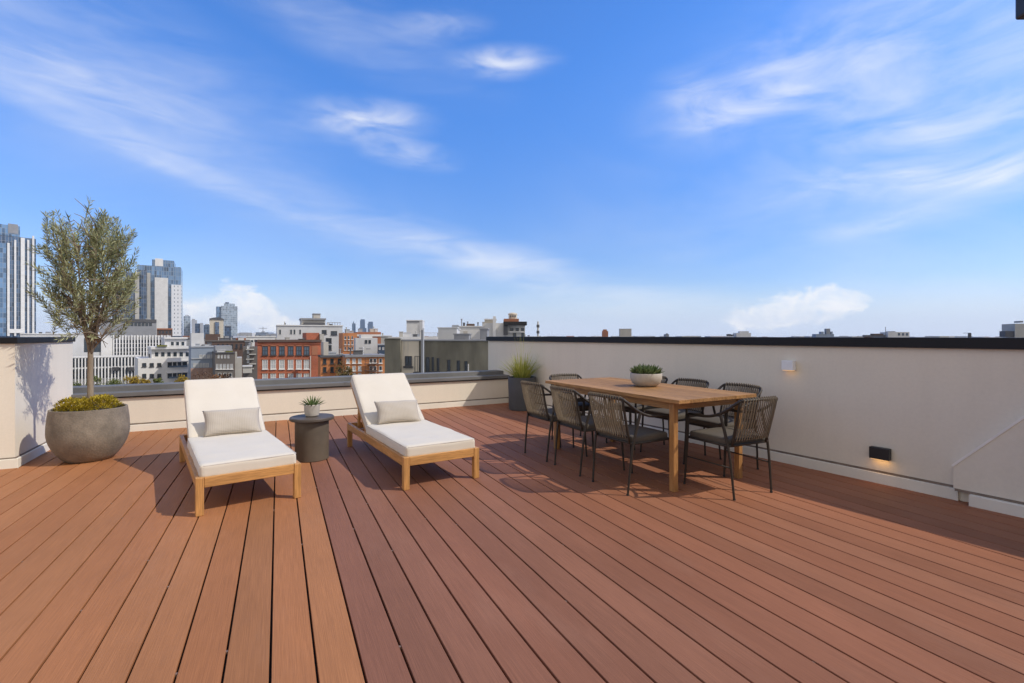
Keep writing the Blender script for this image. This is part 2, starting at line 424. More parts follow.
# the long wall: local x towards the camera, local y out of the terrace
def long_wall():
    t = local(PD, dirW, 'long tall off-white plaster parapet wall with thin black coping, behind the dining table', 'parapet_wall', 'wall')
    # dirW points right and towards the camera; the terrace lies at local -y
    e0, e1 = -.80, 14.0
    box('plaster_face', M['plaster'], t, e0, e1, 0, .28, -.3, WT - .066)
    b = MB(); b.box(e0 - .03, e1, -.022, .31, WT - .066, WT); c = b.build('coping', M['cap'], t, bevel=.004)
    for jx in (1.1, 3.5, 5.9, 8.3, 10.7):
        j = MB(); j.box(jx, jx + .05, -.0255, .3125, WT - .05, WT + .0022); j.build('joint_cover', M['cap'], c)
    lip = MB(); lip.box(e0 - .035, e1, -.03, -.022, WT - .084, WT - .012); lip.build('drip_edge', M['cap'], c)
    xs = (PN - PD).length
    b = MB(); b.box(.06, xs + .02, -.028, 0, -.2, .088); b.build('baseboard', M['plaster_base'], t, bevel=.004)
    b = MB(); b.box(.02, xs, -.010, 0, .0885, .106); b.build('shadow_gap_line', M['shadow_gap'], t)
    # thicker section with a sloping top at the near end
    th = .065; s0 = xs + .002
    slope = MB()
    zl = .262; run = 6.0
    sa, za = wall_point(956, 465); sb, zb = wall_point(1024, 419); k = (zb - za)/(sb - sa)  # rise per metre towards the camera
    x1 = s0 + (WT - .07 - zl) / k
    poly = [(s0, .10), (e1, .10), (e1, WT - .07), (x1, WT - .07), (s0, zl)]
    slope.prism_y(poly, -th, 0)
    s = slope.build('thicker_section', M['plaster'], t)
    lip = MB()                             # raised plaster bead along the sloping edge
    for a, bb in (((s0, zl), (x1, WT - .07)),):
        d = Vector((bb[0]-a[0], bb[1]-a[1])).normalized(); n = Vector((-d.y, d.x))
        q = [(a[0], a[1]), (bb[0], bb[1]), (bb[0] + n.x*.016, bb[1] + n.y*.016), (a[0] + n.x*.016, a[1] + n.y*.016)]
        lip.prism_y(q, -th - .005, 0)
    lip.build('edge_bead', M['bead'], s)
    b = MB(); b.box(s0 + .10, e1, -th - .045, 0, -.2, .082); b.build('baseboard', M['plaster_base'], t, bevel=.004)
    b = MB(); b.box(s0 + .01, e1, -th - .006, 0, .0825, .0995); b.build('shadow_gap_line', M['shadow_gap'], t)
    return t
long_wall()

def low_wall():
    t = local(PC, dirL, 'low off-white plaster parapet with stepped grey metal coping, behind the loungers', 'low_parapet', 'wall')
    n = (PD - PC).length
    box('plaster_face', M['plaster'], t, -.5, n, 0, .46, -.3, .465)
    b = MB(); b.box(-.5, n - .004, -.035, .20, .4655, .522); fc = b.build('front_coping', M['cap_grey'], t, bevel=.006)
    for jx in (.9, 3.3, 5.7):
        j = MB(); j.box(jx, jx + .045, -.0375, .198, .470, .5245); j.build('joint_cover', M['cap_grey'], fc)
    b = MB(); b.box(-.5, n - .004, -.028, .0, .450, .465); b.build('drip_edge', M['cap'], t)
    b = MB(); b.box(-.5, n + .11, .20, .47, .4655, .592); b.build('upper_coping', M['cap_grey'], t, bevel=.006)
    b = MB(); b.box(-.4, n - .03, -.026, 0, -.2, .086); b.build('baseboard', M['plaster_base'], t, bevel=.004)
    b = MB(); b.box(-.4, n, -.010, 0, .0865, .106); b.build('shadow_gap_line', M['shadow_gap'], t)
low_wall()

def pillar():
    d = (PC - PA).normalized()             # along the lit side, away from the camera
    t = local(PA, d, 'tall off-white plaster wall end with black coping, behind the potted olive tree', 'wall_end', 'wall')
    # local x away from the camera along the lit face; the terrace is at -y, the wall body at +y
    n = (PC - PA).length + .03
    box('plaster_face', M['plaster'], t, 0, n, 0, 5, -.3, WT - .06)
    b = MB(); b.box(-.022, n + .02, -.022, 5, WT - .06, WT); b.build('coping', M['cap'], t, bevel=.004)
    b = MB(); b.box(-.028, n - .04, -.028, 5, -.2, .088); b.build('baseboard', M['plaster_base'], t, bevel=.004)
    b = MB(); b.box(-.011, n - .04, -.011, 5, .0885, .100); b.build('shadow_gap_line', M['shadow_gap'], t)
pillar()

# roof of the stair house beside the camera: only the corner of its eave shows
t = thing('stair_house', 'dark metal eave corner poking in at the top right of the sky', 'building', (2.0, -2.4, 0))
box('wall', M['plaster'], t, 0, 2.0, 0, 3.1, 0, 2.068)
box('eave', M['dark_metal'], t, -.709, 2.2, -.2, 3.66, 2.070, 2.40, bevel=.006)
# ------------------------------------------------------------------ loungers
def make_lounger(label):
    t = thing('sun_lounger', label, 'sun lounger', group='sun loungers on the deck')
    Lg, W, zt, rail, lg = 1.90, .695, .268, .074, .051
    w2 = W / 2
    b = MB()
    for s in (-1, 1):
        x0, x1 = sorted((s*w2, s*(w2 - .034))); b.box(x0, x1, lg + .001, Lg - lg - .001, zt - rail, zt)
    b.build('side_rail', M['teak_y'], t, bevel=.004)
    b = MB(); b.box(-w2 + lg + .001, w2 - lg - .001, .004, .038, zt - rail, zt - .001); b.build('end_rail', M['teak_x'], t, bevel=.004)
    b = MB(); b.box(-w2 + lg + .001, w2 - lg - .001, Lg - .038, Lg - .004, zt - rail, zt - .001); b.build('end_rail', M['teak_x'], t, bevel=.004)
    for sx in (-1, 1):
        for y in (0, Lg - lg):
            x0, x1 = sorted((sx*w2, sx*(w2 - lg)))
            b = MB(); b.box(x0, x1, y, y + lg, 0, zt + .001); b.build('leg', M['teak_z'], t, bevel=.005)
    hy = 1.235                              # hinge of the backrest
    b = MB(); y = .07
    while y < hy - .04:
        b.box(-w2 + .036, w2 - .036, y, y + .062, zt - .046, zt - .022); y += .082
    b.build('slat_base', M['teak_x'], t, bevel=.003)
    # seat pad
    pad_t = .098; pw = W - .050
    b = MB(); b.rbox(pw, hy - .03, pad_t, .022, Matrix.Translation((0, .022 + (hy - .03)/2, zt - .018 + pad_t/2)), 26, .012, .010, 2)
    seat = b.build('seat_cushion', M['canvas'], t, smooth=True, weld=True)
    def piping(par, M4, ln):
        for s in (1, -1):
            b = MB(); hx, hyy, hz = pw/2 - .005, ln/2 - .005, pad_t/2 - .007
            c = .02
            loop = [(-hx + c, -hyy), (hx - c, -hyy), (hx, -hyy + c), (hx, hyy - c), (hx - c, hyy), (-hx + c, hyy), (-hx, hyy - c), (-hx, -hyy + c), (-hx + c, -hyy)]
            b.tube([M4 @ Vector((x, y, s*hz)) for x, y in loop], .0042, 6, False)
            b.build('piping', M['piping'], par, smooth=True)
    piping(seat, Matrix.Translation((0, .022 + (hy - .03)/2, zt - .018 + pad_t/2)), hy - .03)
    # reclined back: frame, pad
    bl, tilt = .83, R(35.5)
    B = Matrix.Translation((0, hy, zt - .03)) @ Matrix.Rotation(tilt, 4, 'X')
    b = MB()
    for s in (-1, 1):
        x0, x1 = sorted((s*(w2 - .038), s*(w2 - .072))); b.box(x0, x1, 0, bl, -.012, .022, B)
    b.box(-w2 + .073, w2 - .073, bl - .05, bl - .001, -.010, .020, B)
    b.box(-w2 + .073, w2 - .073, .002, .05, -.010, .020, B)
    y = .085
    while y < bl - .12:
        b.box(-w2 + .073, w2 - .073, y, y + .06, -.004, .016, B); y += .082
    b.build('back_frame', M['teak_y'], t, bevel=.003)
    blen = bl - .005
    P = B @ Matrix.Translation((0, .012 + blen/2, .024 + pad_t/2))
    b = MB(); b.rbox(pw - .02, blen, pad_t, .022, P, 26, .014, .010, 9)
    back = b.build('back_cushion', M['canvas'], t, smooth=True, weld=True)
    pw -= .02; piping(back, P, blen)
    # props from the frame up to the back
    for s in (-1, 1):
        b = MB(); top = B @ Vector((s*(w2 - .09), bl*.66, -.02)); bot = Vector((s*(w2 - .09), hy + .50, zt - .05))
        d = (top - bot); Q = Matrix.Translation(bot) @ d.to_track_quat('Z', 'Y').to_matrix().to_4x4()
        b.box(-.014, .014, -.02, .02, 0, d.length, Q); b.build('prop', M['teak_z'], t, bevel=.003)
    b = MB(); b.box(-w2 + .036, w2 - .036, hy + .47, hy + .53, zt - .075, zt - .05); b.build('cross_rail', M['teak_x'], t, bevel=.003)
    return t, B

def pillow(label, lounger_m, B, off):
    W, H, T = .475, .265, .075
    b = MB(); n = 26; vs = []
    for sgn in (1, -1):
        for j in range(n + 1):
            for i in range(n + 1):
                u = -1 + 2*i/n; v = -1 + 2*j/n
                e = max(0, (1 - abs(u)**2.4) * (1 - abs(v)**2.2))
                pin = 1 - .07 * (1 - v*v) * abs(u)**3 ; piv = 1 - .10 * (1 - u*u) * abs(v)**3
                x = u * W/2 * pin; y = v * H/2 * piv
                z = sgn * T * e**.55 * (1 + .10*mnoise.noise(Vector((u*2.2, v*2.2, sgn + off*5))))
                z += .012 * mnoise.noise(Vector((u*1.3, v*1.3, off*9)))
                vs.append((x, y, z))
    m = (n + 1)**2; fs = []
    for j in range(n):
        for i in range(n):
            q = (j*(n+1)+i, j*(n+1)+i+1, (j+1)*(n+1)+i+1, (j+1)*(n+1)+i)
            fs.append(q); fs.append(tuple(m + k for k in q[::-1]))
    b.add(vs, fs)
    o = b.build('lumbar_pillow', M['pillow'], None, smooth=True, weld=1e-4)
    # leaning on the back pad, its lower edge on the seat pad
    th = R(56)
    loc = Matrix.Translation((off, 1.172, .462)) @ Matrix.Rotation(th, 4, 'X') @ Matrix.Rotation(R(-2 + off*40), 4, 'Z')
    o.matrix_world = lounger_m @ loc
    tag(o, label, 'pillow', 'grey pillows on the loungers')

def ground_frame(p, rz): return Matrix.Translation(p) @ Matrix.Rotation(rz, 4, 'Z')
# foot corners from the two front legs in the picture
def place(pl, pr):
    a, b = G(*pl), G(*pr); mid = (a + b) / 2; d = (b - a)
    return mid, math.atan2(d.y, d.x)
lng, LB = make_lounger('left teak sun lounger with cream cushions, beside the big stone olive pot')
m1, a1 = place((200, 515), (298.5, 499.5)); a1 = R(37.0)
lng.location = m1; lng.rotation_euler.z = a1
m2, a2 = place((404, 489.5), (480, 479)); a2 = R(32.0)
dup(lng, m2, a2, 'right teak sun lounger with cream cushions, between drum side table and dining chairs')
pillow('grey woven lumbar pillow leaning on the left lounger, near the olive pot', ground_frame(m1, a1), LB, .03)
pillow('grey woven lumbar pillow leaning on the right lounger, near the dining chairs', ground_frame(m2, a2), LB, .005)

# ------------------------------------------------------------------ drum side table and its little pot
def lathe_obj(name, prof, m, parent, n=56, auto=35):
    b = MB(); b.lathe(prof, n); return b.build(name, m, parent, smooth=True, auto=auto)
pc = G(312, 462.6); pc = pc + Vector((pc.x, pc.y, 0)).normalized() * .165
t = thing('side_table', 'round dark bronze drum side table standing between the two loungers', 'side table', pc)
lathe_obj('drum', [(0, 0), (.155, 0), (.163, .006), (.163, .395), (.15, .402), (0, .402)], M['drum'], t)
lathe_obj('tabletop', [(0, .4025), (.205, .4025), (.214, .409), (.214, .428), (.207, .436), (0, .436)], M['drum_top'], t)
def blade(b, base, d, ln, w, droop, n=5, fold=.25, rnd=random):
    """a tapering leaf that leaves base along d and bends down"""
    d = d.normalized(); side = d.cross(Vector((0, 0, 1)))
    if side.length < .05: side = Vector((1, 0, 0))
    side.normalize(); p = Vector(base); vs = []; fs = []
    for i in range(n + 1):
        s = i / n; ww = w * (1 - s)**.7 * (.55 + .45*min(1, s*4)) if i < n else 0
        up = side.cross(d).normalized()
        vs += [p - side*ww/2 + up*ww*fold, p - up*ww*.12, p + side*ww/2 + up*ww*fold]
        p = p + d * (ln / n); d = (d + Vector((0, 0, -droop / n))).normalized()
    for i in range(n):
        for k in (0, 1): fs.append((3*i+k, 3*i+k+1, 3*i+k+4, 3*i+k+3))
    b.add(vs, fs)
M['aloe'] = leaf_mat('aloe_leaf', (.07, .12, .035), (.20, .27, .09), .45, .12)
M['succulent'] = leaf_mat('succulent_leaf', (.06, .10, .03), (.24, .30, .12), .45, .12)
M['grass'] = leaf_mat('grass_blade', (.27, .30, .045), (.62, .60, .14), .5, .35)
M['moss'] = leaf_mat('ground_cover_leaf', (.25, .19, .014), (.62, .47, .045), .6, .25)
M['olive'] = leaf_mat('olive_leaf', (.12, .13, .045), (.54, .55, .30), .5, .25)
rnd = random.Random(11)
t = thing('potted_aloe', 'small stoneware pot with a spiky green succulent, on the drum side table', 'potted plant', pc + Vector((0, -.0, .4365)))
lathe_obj('pot', [(0, 0), (.052, 0), (.066, .012), (.074, .05), (.076, .118), (.072, .124), (.066, .122), (.064, .10), (0, .10)], M['ceramic'], t)
b = MB()
for i in range(46):
    a = i * 2.399; el = R(18 + 68 * (1 - i/46)**.8) if False else R(82 - 62 * (i/46)**.8)
    r = .012 + .03 * i/46
    d = Vector((math.cos(a)*math.cos(el), math.sin(a)*math.cos(el), math.sin(el)))
    b.t = rnd.uniform(.1, .9); blade(b, (math.cos(a)*r, math.sin(a)*r, .10), d, rnd.uniform(.10, .135), .020, .25, 4, .3)
b.build('leaves', M['aloe'], t)

# ------------------------------------------------------------------ dining table and bowl
TL = Vector((-.475, .88, 0)).normalized(); TN = Vector((.88, .475, 0)).normalized()
TC = Vector((1.256, 4.916, 0)); TA = math.atan2(-TL.x, TL.y)
t = thing('dining_table', 'long teak dining table with plank top, surrounded by eight rope chairs', 'table', TC, TA)
TW, TLN, TH = .945, 1.957, .756
b = MB(); np_ = 7; bw = (TW - .006*0) / np_
top = MB()
for i in range(np_):
    x0 = -TW/2 + i*bw; top.t = rnd.uniform(.78, 1.12); top.box(x0 + .0008, x0 + bw - .0008, -TLN/2, TLN/2, TH - .030, TH)
M['table_top'] = mat('table_planks', (.36, .188, .072), .6, .26, 3.0, (14, .9, 14), bump=.10, bscale=9, fine=.22, fscale=12, tone=True, spec=.2)
top.build('tabletop', M['table_top'], t, bevel=.0025)
lg = .050
for sx in (-1, 1):
    for sy in (-1, 1):
        cx, cy = sx*(TW/2 - .05 - lg/2), sy*(TLN/2 - .10 - lg/2)
        b = MB(); b.box(cx - lg/2, cx + lg/2, cy - lg/2, cy + lg/2, 0, TH - .031); b.build('leg', M['table_z'], t, bevel=.004)
for sx in (-1, 1):
    x = sx*(TW/2 - .075); b = MB(); b.box(x - .011, x + .011, -TLN/2 + .10 + lg + .001, TLN/2 - .10 - lg - .001, TH - .095, TH - .031); b.build('apron', M['table_y'], t, bevel=.003)
for sy in (-1, 1):
    y = sy*(TLN/2 - .13); b = MB(); b.box(-TW/2 + .05 + lg + .001, TW/2 - .05 - lg - .001, y - .011, y + .011, TH - .095, TH - .031); b.build('apron', M['table_x'], t, bevel=.003)

bp = Vector(((646 - 512)/490*4.92, 4.92, TH + .001))
t = thing('planted_bowl', 'wide pale stone bowl of green succulents standing on the dining table', 'potted plant', bp)
lathe_obj('bowl', [(0, 0), (.085, 0), (.105, .006), (.138, .036), (.155, .078), (.156, .122), (.151, .132), (.144, .13), (.140, .11), (0, .105)], M['ceramic'], t)
b = MB()
for i in range(24):
    a = i*2.399; rr = .120*math.sqrt((i + .5)/24); cx, cy = rr*math.cos(a), rr*math.sin(a); n = rnd.randint(11, 15)
    zc = .115 + rnd.uniform(0, .035)
    for k in range(n):
        aa = k*2.399; el = R(80 - 70*(k/n)**.8)
        d = Vector((math.cos(aa)*math.cos(el) + .4*math.cos(a)*rr/.135, math.sin(aa)*math.cos(el) + .4*math.sin(a)*rr/.135, math.sin(el)))
        b.t = rnd.uniform(0, 1) * (.6 + .4*k/n); blade(b, (cx, cy, zc), d, rnd.uniform(.055, .092), .030, -.3, 4, .35)
b.build('succulents', M['succulent'], t)

# ------------------------------------------------------------------ rope chairs
def make_chair(label):
    t = thing('rope_chair', label, 'chair', group='rope dining chairs around the table')
    r = .0115
    for s in (-1, 1):
        # front leg runs up into the arm, which sweeps back and up into the back post
        pts = spline([(s*.238, .250, 0), (s*.232, .228, .30), (s*.229, .218, .585)], 4)
        b = MB(); b.tube(pts, [.0085 + .004*i/(len(pts)-1) for i in range(len(pts))], 10); fl = b.build('leg', M['frame'], t, smooth=True, auto=50)
        b = MB(); b.lathe([(0, 0), (.0105, 0), (.0105, .012), (0, .0125)], 10, s*.2382, .250); b.build('foot_cap', M['rubber'], fl)
        pts = spline([(s*.212, -.232, 0), (s*.222, -.205, .28), (s*.229, -.178, .44), (s*.240, -.125, .650)], 4)
        b = MB(); b.tube(pts, [.0085 + .004*i/(len(pts)-1) for i in range(len(pts))], 10); bl_ = b.build('leg', M['frame'], t, smooth=True, auto=50)
        b = MB(); b.lathe([(0, 0), (.0105, 0), (.0105, .012), (0, .0125)], 10, s*.2122, -.232); b.build('foot_cap', M['rubber'], bl_)
        pts = spline([(s*.229, .218, .585), (s*.236, .196, .604), (s*.243, .10, .606), (s*.243, -.03, .618), (s*.238, -.15, .664), (s*.226, -.255, .738), (s*.205, -.282, .764)], 6)
        b = MB(); b.tube(pts, r, 10); b.build('arm', M['frame'], t, smooth=True)
        b = MB(); b.tube([(s*.229, .222, .405), (s*.225, -.188, .405)], .010, 8)
        b.tube([(s*.233, .234, .215), (s*.220, -.214, .215)], .007, 8) if False else None
        b.build('seat_rail', M['frame'], t, smooth=True)
        # back upright from the rear seat rail to the top rail
        b = MB(); b.tube(spline([(s*.196, -.195, .405), (s*.200, -.240, .58), (s*.205, -.282, .764)], 4), .0105, 8); b.build('back_post', M['frame'], t, smooth=True)
    b = MB(); b.tube([(-.229, .220, .405), (.229, .220, .405)], .010, 8); b.build('seat_rail', M['frame'], t, smooth=True)
    b = MB(); b.tube([(-.225, -.190, .405), (.225, -.190, .405)], .010, 8); b.build('seat_rail', M['frame'], t, smooth=True)
    def rail(u, z0, y0, bow): return Vector((u, y0 - bow * (1 - (u/.205)**2), z0 + .006*(1 - (u/.205)**2)))
    b = MB(); b.tube([rail(-.205 + .41*i/16, .764, -.282, .03) for i in range(17)], .0125, 10); b.build('top_rail', M['frame'], t, smooth=True)
    b = MB(); b.tube([rail(-.196 + .392*i/16, .452, -.205, .022) for i in range(17)], .009, 8); b.build('lower_rail', M['frame'], t, smooth=True)
    # flat ropes wound between the two rails
    b = MB(); n = 15
    for i in range(n):
        u = -.182 + .364*i/(n - 1); w = .0042
        top, bot = rail(u, .768, -.282, .03), rail(u*.955, .448, -.205, .022)
        for fr in (1, -1):
            p = [bot + Vector((0, fr*.009, -.004))]
            for k in range(1, 6):
                s = k/6; q = bot.lerp(top, s); q.y -= .010*math.sin(math.pi*s); p.append(q + Vector((0, fr*.0075, 0)))
            p.append(top + Vector((0, fr*.012, .004))); p.append(top + Vector((0, 0, .0155)))
            b.t = rnd.uniform(.8, 1.15); b.tube(p, w, 6, False)
    b.build('rope_back', M['rope'], t, smooth=True)
    b = MB(); b.rbox(.440, .400, .062, .02, Matrix.Translation((0, .018, .428)), 20, .010, .003, 5)
    b.build('seat_cushion', M['seat'], t, smooth=True, weld=True)
    return t
n_l, n_r = 2.644, 4.237
rows = [3.19, 3.79, 4.37]
def pos(n, tt): return TN*n + TL*tt
sl = ['nearest', 'middle', 'farthest']
near = make_chair('rope chair at the near short end of the table, nearest the long wall lamps')
near.location = Vector((1.9, 3.864, 0)) + .222*TL; near.rotation_euler.z = TA + R(-2.5)
near_lab = ['rope chair on the lounger side of the table, nearest the front table leg', 'rope chair on the lounger side, middle of three with their backs to the loungers', 'rope chair on the lounger side, farthest of three, near the grass planter']
far_lab = ['rope chair on the wall side, front right of the table, facing the loungers', 'rope chair on the wall side, middle of three, right of the succulent bowl', 'rope chair on the wall side mostly hidden behind the succulent bowl']
jit = [R(2.0), R(-1.5), R(1.0), R(-2), R(1.5), R(.5)]
for i, tt in enumerate(rows):
    dup(near, pos(n_l, tt) + .222*TN, TA - math.pi/2 + jit[i], near_lab[i])
    dup(near, pos(n_r, tt) - .222*TN, TA + math.pi/2 + jit[3+i], far_lab[i])
dup(near, Vector((.66, 6.04, 0)) - .222*TL*1.0 + Vector((.02, .02, 0)), TA + math.pi, 'rope chair at the far short end of the table, by the grass planter')

for s in (-1, 1):
    b = MB(); b.tube([(s*.2325, .232, .24), (s*.2195, -.210, .24)], .006, 8); b.build('stretcher', M['frame'], near, smooth=True)

# ------------------------------------------------------------------ grass planter in the corner
gp = Vector(((522 - 512)/490*9.02*.93, 8.40, 0))
gp = Vector((.172, 8.42, 0))
t = thing('grass_planter', 'tall dark grey planter with spiky ornamental grass, in the wall corner', 'potted plant', gp)
lathe_obj('pot', [(0, 0), (.215, 0), (.225, .008), (.242, .55), (.240, .558), (.222, .558), (.220, .50), (0, .50)], M['dark_pot'], t)
lathe_obj('soil', [(.221, .499), (.12, .507), (0, .512)], M['soil'], t)
b = MB(); rnd = random.Random(5)
for i in range(300):
    a = rnd.uniform(0, 6.283); rr = .10*math.sqrt(rnd.random()); el = R(rnd.uniform(38, 90))
    d = Vector((math.cos(a)*math.cos(el), math.sin(a)*math.cos(el), math.sin(el)))
    b.t = rnd.random(); blade(b, (rr*math.cos(a), rr*math.sin(a), .505), d, rnd.uniform(.26, .52), .013, rnd.uniform(.2, .75), 7, .2)
for i in range(14):
    a = rnd.uniform(0, 6.283); el = R(rnd.uniform(68, 88))
    d = Vector((math.cos(a)*math.cos(el), math.sin(a)*math.cos(el), math.sin(el)))
    b.t = .9; blade(b, (0, 0, .505), d, rnd.uniform(.7, .92), .005, .25, 7, .2)
b.build('grass', M['grass'], t)

# ------------------------------------------------------------------ olive tree in the big stone pot
op = Vector((-4.33, 5.02, 0))
t = thing('potted_olive_tree', 'olive tree in a big round stone pot with mossy ground cover, beside the wall end', 'potted tree', op)
prof = [(0, 0), (.180, 0), (.200, .010)]
for i in range(1, 15):
    s = i/14; z = .010 + .505*s
    r = .200 + (.330 - .200) * math.sin(min(1, s*1.75)*math.pi/2)**.85 if s < .571 else .330 - .018*((s - .571)/.429)**2
    prof.append((r, z))
prof += [(.311, .527), (.303, .530), (.291, .526), (.286, .46), (0, .46)]
lathe_obj('pot', prof, M['pot'], t, 72)
lathe_obj('soil', [(.288, .475), (.2, .49), (0, .495)], M['soil'], t)
rnd = random.Random(23)
b = MB()
mounds = [(-.20, -.06, .15), (.0, -.17, .14), (.17, -.05, .17), (.05, .16, .16), (-.13, .15, .14), (.22, .12, .10), (-.27, .05, .09), (.10, -.24, .09), (-.13, -.22, .10), (.27, -.10, .08)]
for mx, my, mr in [(a*.76, b_*.76, c*.85) for a, b_, c in mounds]:
    for k in range(int(420 * (mr/.15)**2)):
        a = rnd.uniform(0, 6.283); c = rnd.random(); rr = mr*math.sqrt(c)
        hgt = .50 + mr*1.0*math.sqrt(max(0, 1 - c)) + rnd.uniform(-.012, .012)
        n = Vector((math.cos(a)*rr/mr, math.sin(a)*rr/mr, .9)) + Vector((rnd.uniform(-.6, .6), rnd.uniform(-.6, .6), 0))
        b.t = rnd.random()**.8 * (.35 + .65*min(1, (hgt - .47)/.08)) if False else rnd.random()
        blade(b, (mx + math.cos(a)*rr, my + math.sin(a)*rr, hgt - .012), n, rnd.uniform(.022, .038), .016, .8, 2, .2)
b.build('ground_cover', M['moss'], t)
# trunk and limbs
tr = MB(); crown = MB()
trunk = spline([(0, 0, .44), (.012, .0, .65), (.004, .006, .85), (.012, 0, 1.04), (.008, 0, 1.14)], 5)
tr.tube(trunk, [.030 - .008*i/(len(trunk)-1) + .004*(i == 0) for i in range(len(trunk))], 12)
def cr(z):                                # crown radius by height
    ks = [(1.08, .13), (1.2, .26), (1.38, .36), (1.65, .395), (1.95, .39), (2.2, .365), (2.42, .30), (2.64, .15)]
    for (a, ra), (c, rc) in zip(ks, ks[1:]):
        if a <= z <= c: return ra + (rc - ra)*(z - a)/(c - a)
    return .05
tips = []
def limb(p0, p1, r0, r1, sag=.0, n=5):
    mid = p0.lerp(p1, .5) + Vector((rnd.uniform(-.04, .04), rnd.uniform(-.04, .04), sag))
    P = spline([p0, mid, p1], n); tr.tube(P, [r0 + (r1 - r0)*i/(len(P)-1) for i in range(len(P))], 7); return P
for i in range(15):
    a = i*2.399 + rnd.uniform(-.3, .3); zt = 1.3 + 1.15*((i + .5)/15)**.9 if i else 1.25
    rr = cr(min(zt, 2.55)) * rnd.uniform(.45, .8)
    z0 = rnd.uniform(1.0, 1.14)
    P = limb(Vector((.008, 0, z0)), Vector((rr*math.cos(a), rr*math.sin(a), zt)), .0125, .005, .10 if zt > 1.4 else .02)
    for q in P[3:]:
        for _ in range(2):
            a2 = a + rnd.uniform(-1.3, 1.3); z2 = q.z + rnd.uniform(-.08, .32); r2 = cr(min(max(z2, 1.1), 2.55)) * rnd.uniform(.5, .95)
            e = Vector((r2*math.cos(a2), r2*math.sin(a2), z2))
            if (e - q).length > .5: e = q + (e - q).normalized()*.5
            P2 = limb(q, e, .0055, .0025, .03, 3); tips += P2[1:]
def leaf(p, d, ln, w):
    d = d.normalized(); s = d.cross(Vector((rnd.uniform(-1, 1), rnd.uniform(-1, 1), rnd.uniform(-1, 1)))).normalized()
    up = s.cross(d) * (w*.15)
    crown.add([p, p + d*ln*.45 + s*w/2 + up, p + d*ln, p + d*ln*.45 - s*w/2 + up], [(0, 1, 2), (0, 2, 3)])
ntw = 0
while ntw < 235:
    if ntw < 70: q = rnd.choice(tips)
    else:
        z = rnd.uniform(1.2, 2.52) if ntw % 3 else rnd.uniform(1.9, 2.5); a = rnd.uniform(0, 6.283); r0 = cr(z)*rnd.uniform(.15, .92)**.7; q = Vector((r0*math.cos(a), r0*math.sin(a), z))
    rad = Vector((q.x, q.y, 0)); rad = rad.normalized() if rad.length > .02 else Vector((1, 0, 0))
    d = (rad*rnd.uniform(.1, .9) + Vector((rnd.uniform(-.5, .5), rnd.uniform(-.5, .5), rnd.uniform(.25, 1.3)))).normalized()
    if q.z < 1.3 and rnd.random() < .5: d.z *= -.2; d.normalize()
    ln = rnd.uniform(.18, .40); e = q + d*ln
    if math.hypot(e.x, e.y) > cr(min(max(e.z, 1.08), 2.6))*1.18 or e.z > 2.62: continue
    ntw += 1
    P = spline([q, q.lerp(e, .5) + Vector((rnd.uniform(-.015, .015), rnd.uniform(-.015, .015), .01)), e], 4)
    crown.cur = 1; crown.t = .5; crown.tube(P, [.0022 - .0012*i/(len(P)-1) for i in range(len(P))], 4, False); crown.cur = 0
    m = int(ln / .0145); ax = rnd.uniform(0, 3)
    sh = rnd.uniform(-.15, .15)
    for k in range(m):
        s = (k + .5)/m; p = q.lerp(e, s)
        o1 = d.cross(Vector((math.cos(ax + k*1.57), math.sin(ax + k*1.57), .3))).normalized()
        for sg in (1, -1):
            crown.t = min(1, max(0, rnd.random()**1.3 + sh))
            leaf(p, d*rnd.uniform(.5, 1.1) + o1*sg*rnd.uniform(.5, .9) + Vector((0, 0, rnd.uniform(-.1, .2))), rnd.uniform(.046, .076), rnd.uniform(.008, .0125))
    crown.t = .7; leaf(e, d, .05, .010)
tr.build('trunk', M['bark'], t, smooth=True)
crown.build('crown', [M['olive'], M['bark']], t)

# ------------------------------------------------------------------ wall lamps
def wall_lamp(px0, px1, py0, py1, m, label, strength, watts):
    s0, _ = wall_point(px0, py0); s1, _ = wall_point(px1, py0); sc = (s0 + s1)/2
    pm = (px0 + px1)/2; _, zt = wall_point(pm, py0); _, zb = wall_point(pm, py1)
    base = PD + dirW*sc
    t = thing('wall_lamp', label, 'wall lamp', (base.x, base.y, 0), math.atan2(dirW.y, dirW.x))
    w = (s1 - s0)*.92/2; dp = .055
    box('back_plate', m, t, -w*.9, w*.9, -.012, .0, zb + .004, zt - .004)
    b = MB(); b.box(-w, w, -dp - .012, -.0125, zb, zt); b.build('housing', m, t, bevel=.004)
    b = MB(); b.box(-w*.86, w*.86, -dp - .004, -.018, zb - .003, zb - .0005); b.build('diffuser', M['glow'], t)
    ld = bpy.data.lights.new('lamp_light', 'AREA'); ld.shape = 'RECTANGLE'; ld.size = w*1.6; ld.size_y = .04; ld.energy = watts; ld.color = (1, .55, .2)
    lo = bpy.data.objects.new('lamp_light', ld); C.objects.link(lo); lo.parent = t; lo.location = (0, -.045, zb - .006)
wall_lamp(784.5, 797, 360.5, 370, M['lamp_white'], 'small pale grey wall lamp, glowing warm below, high on the long wall', 1.2, .009)
wall_lamp(871.5, 893, 447, 458.5, M['black'], 'black box wall lamp glowing warm, low on the long wall near the deck', 1.2, .06)
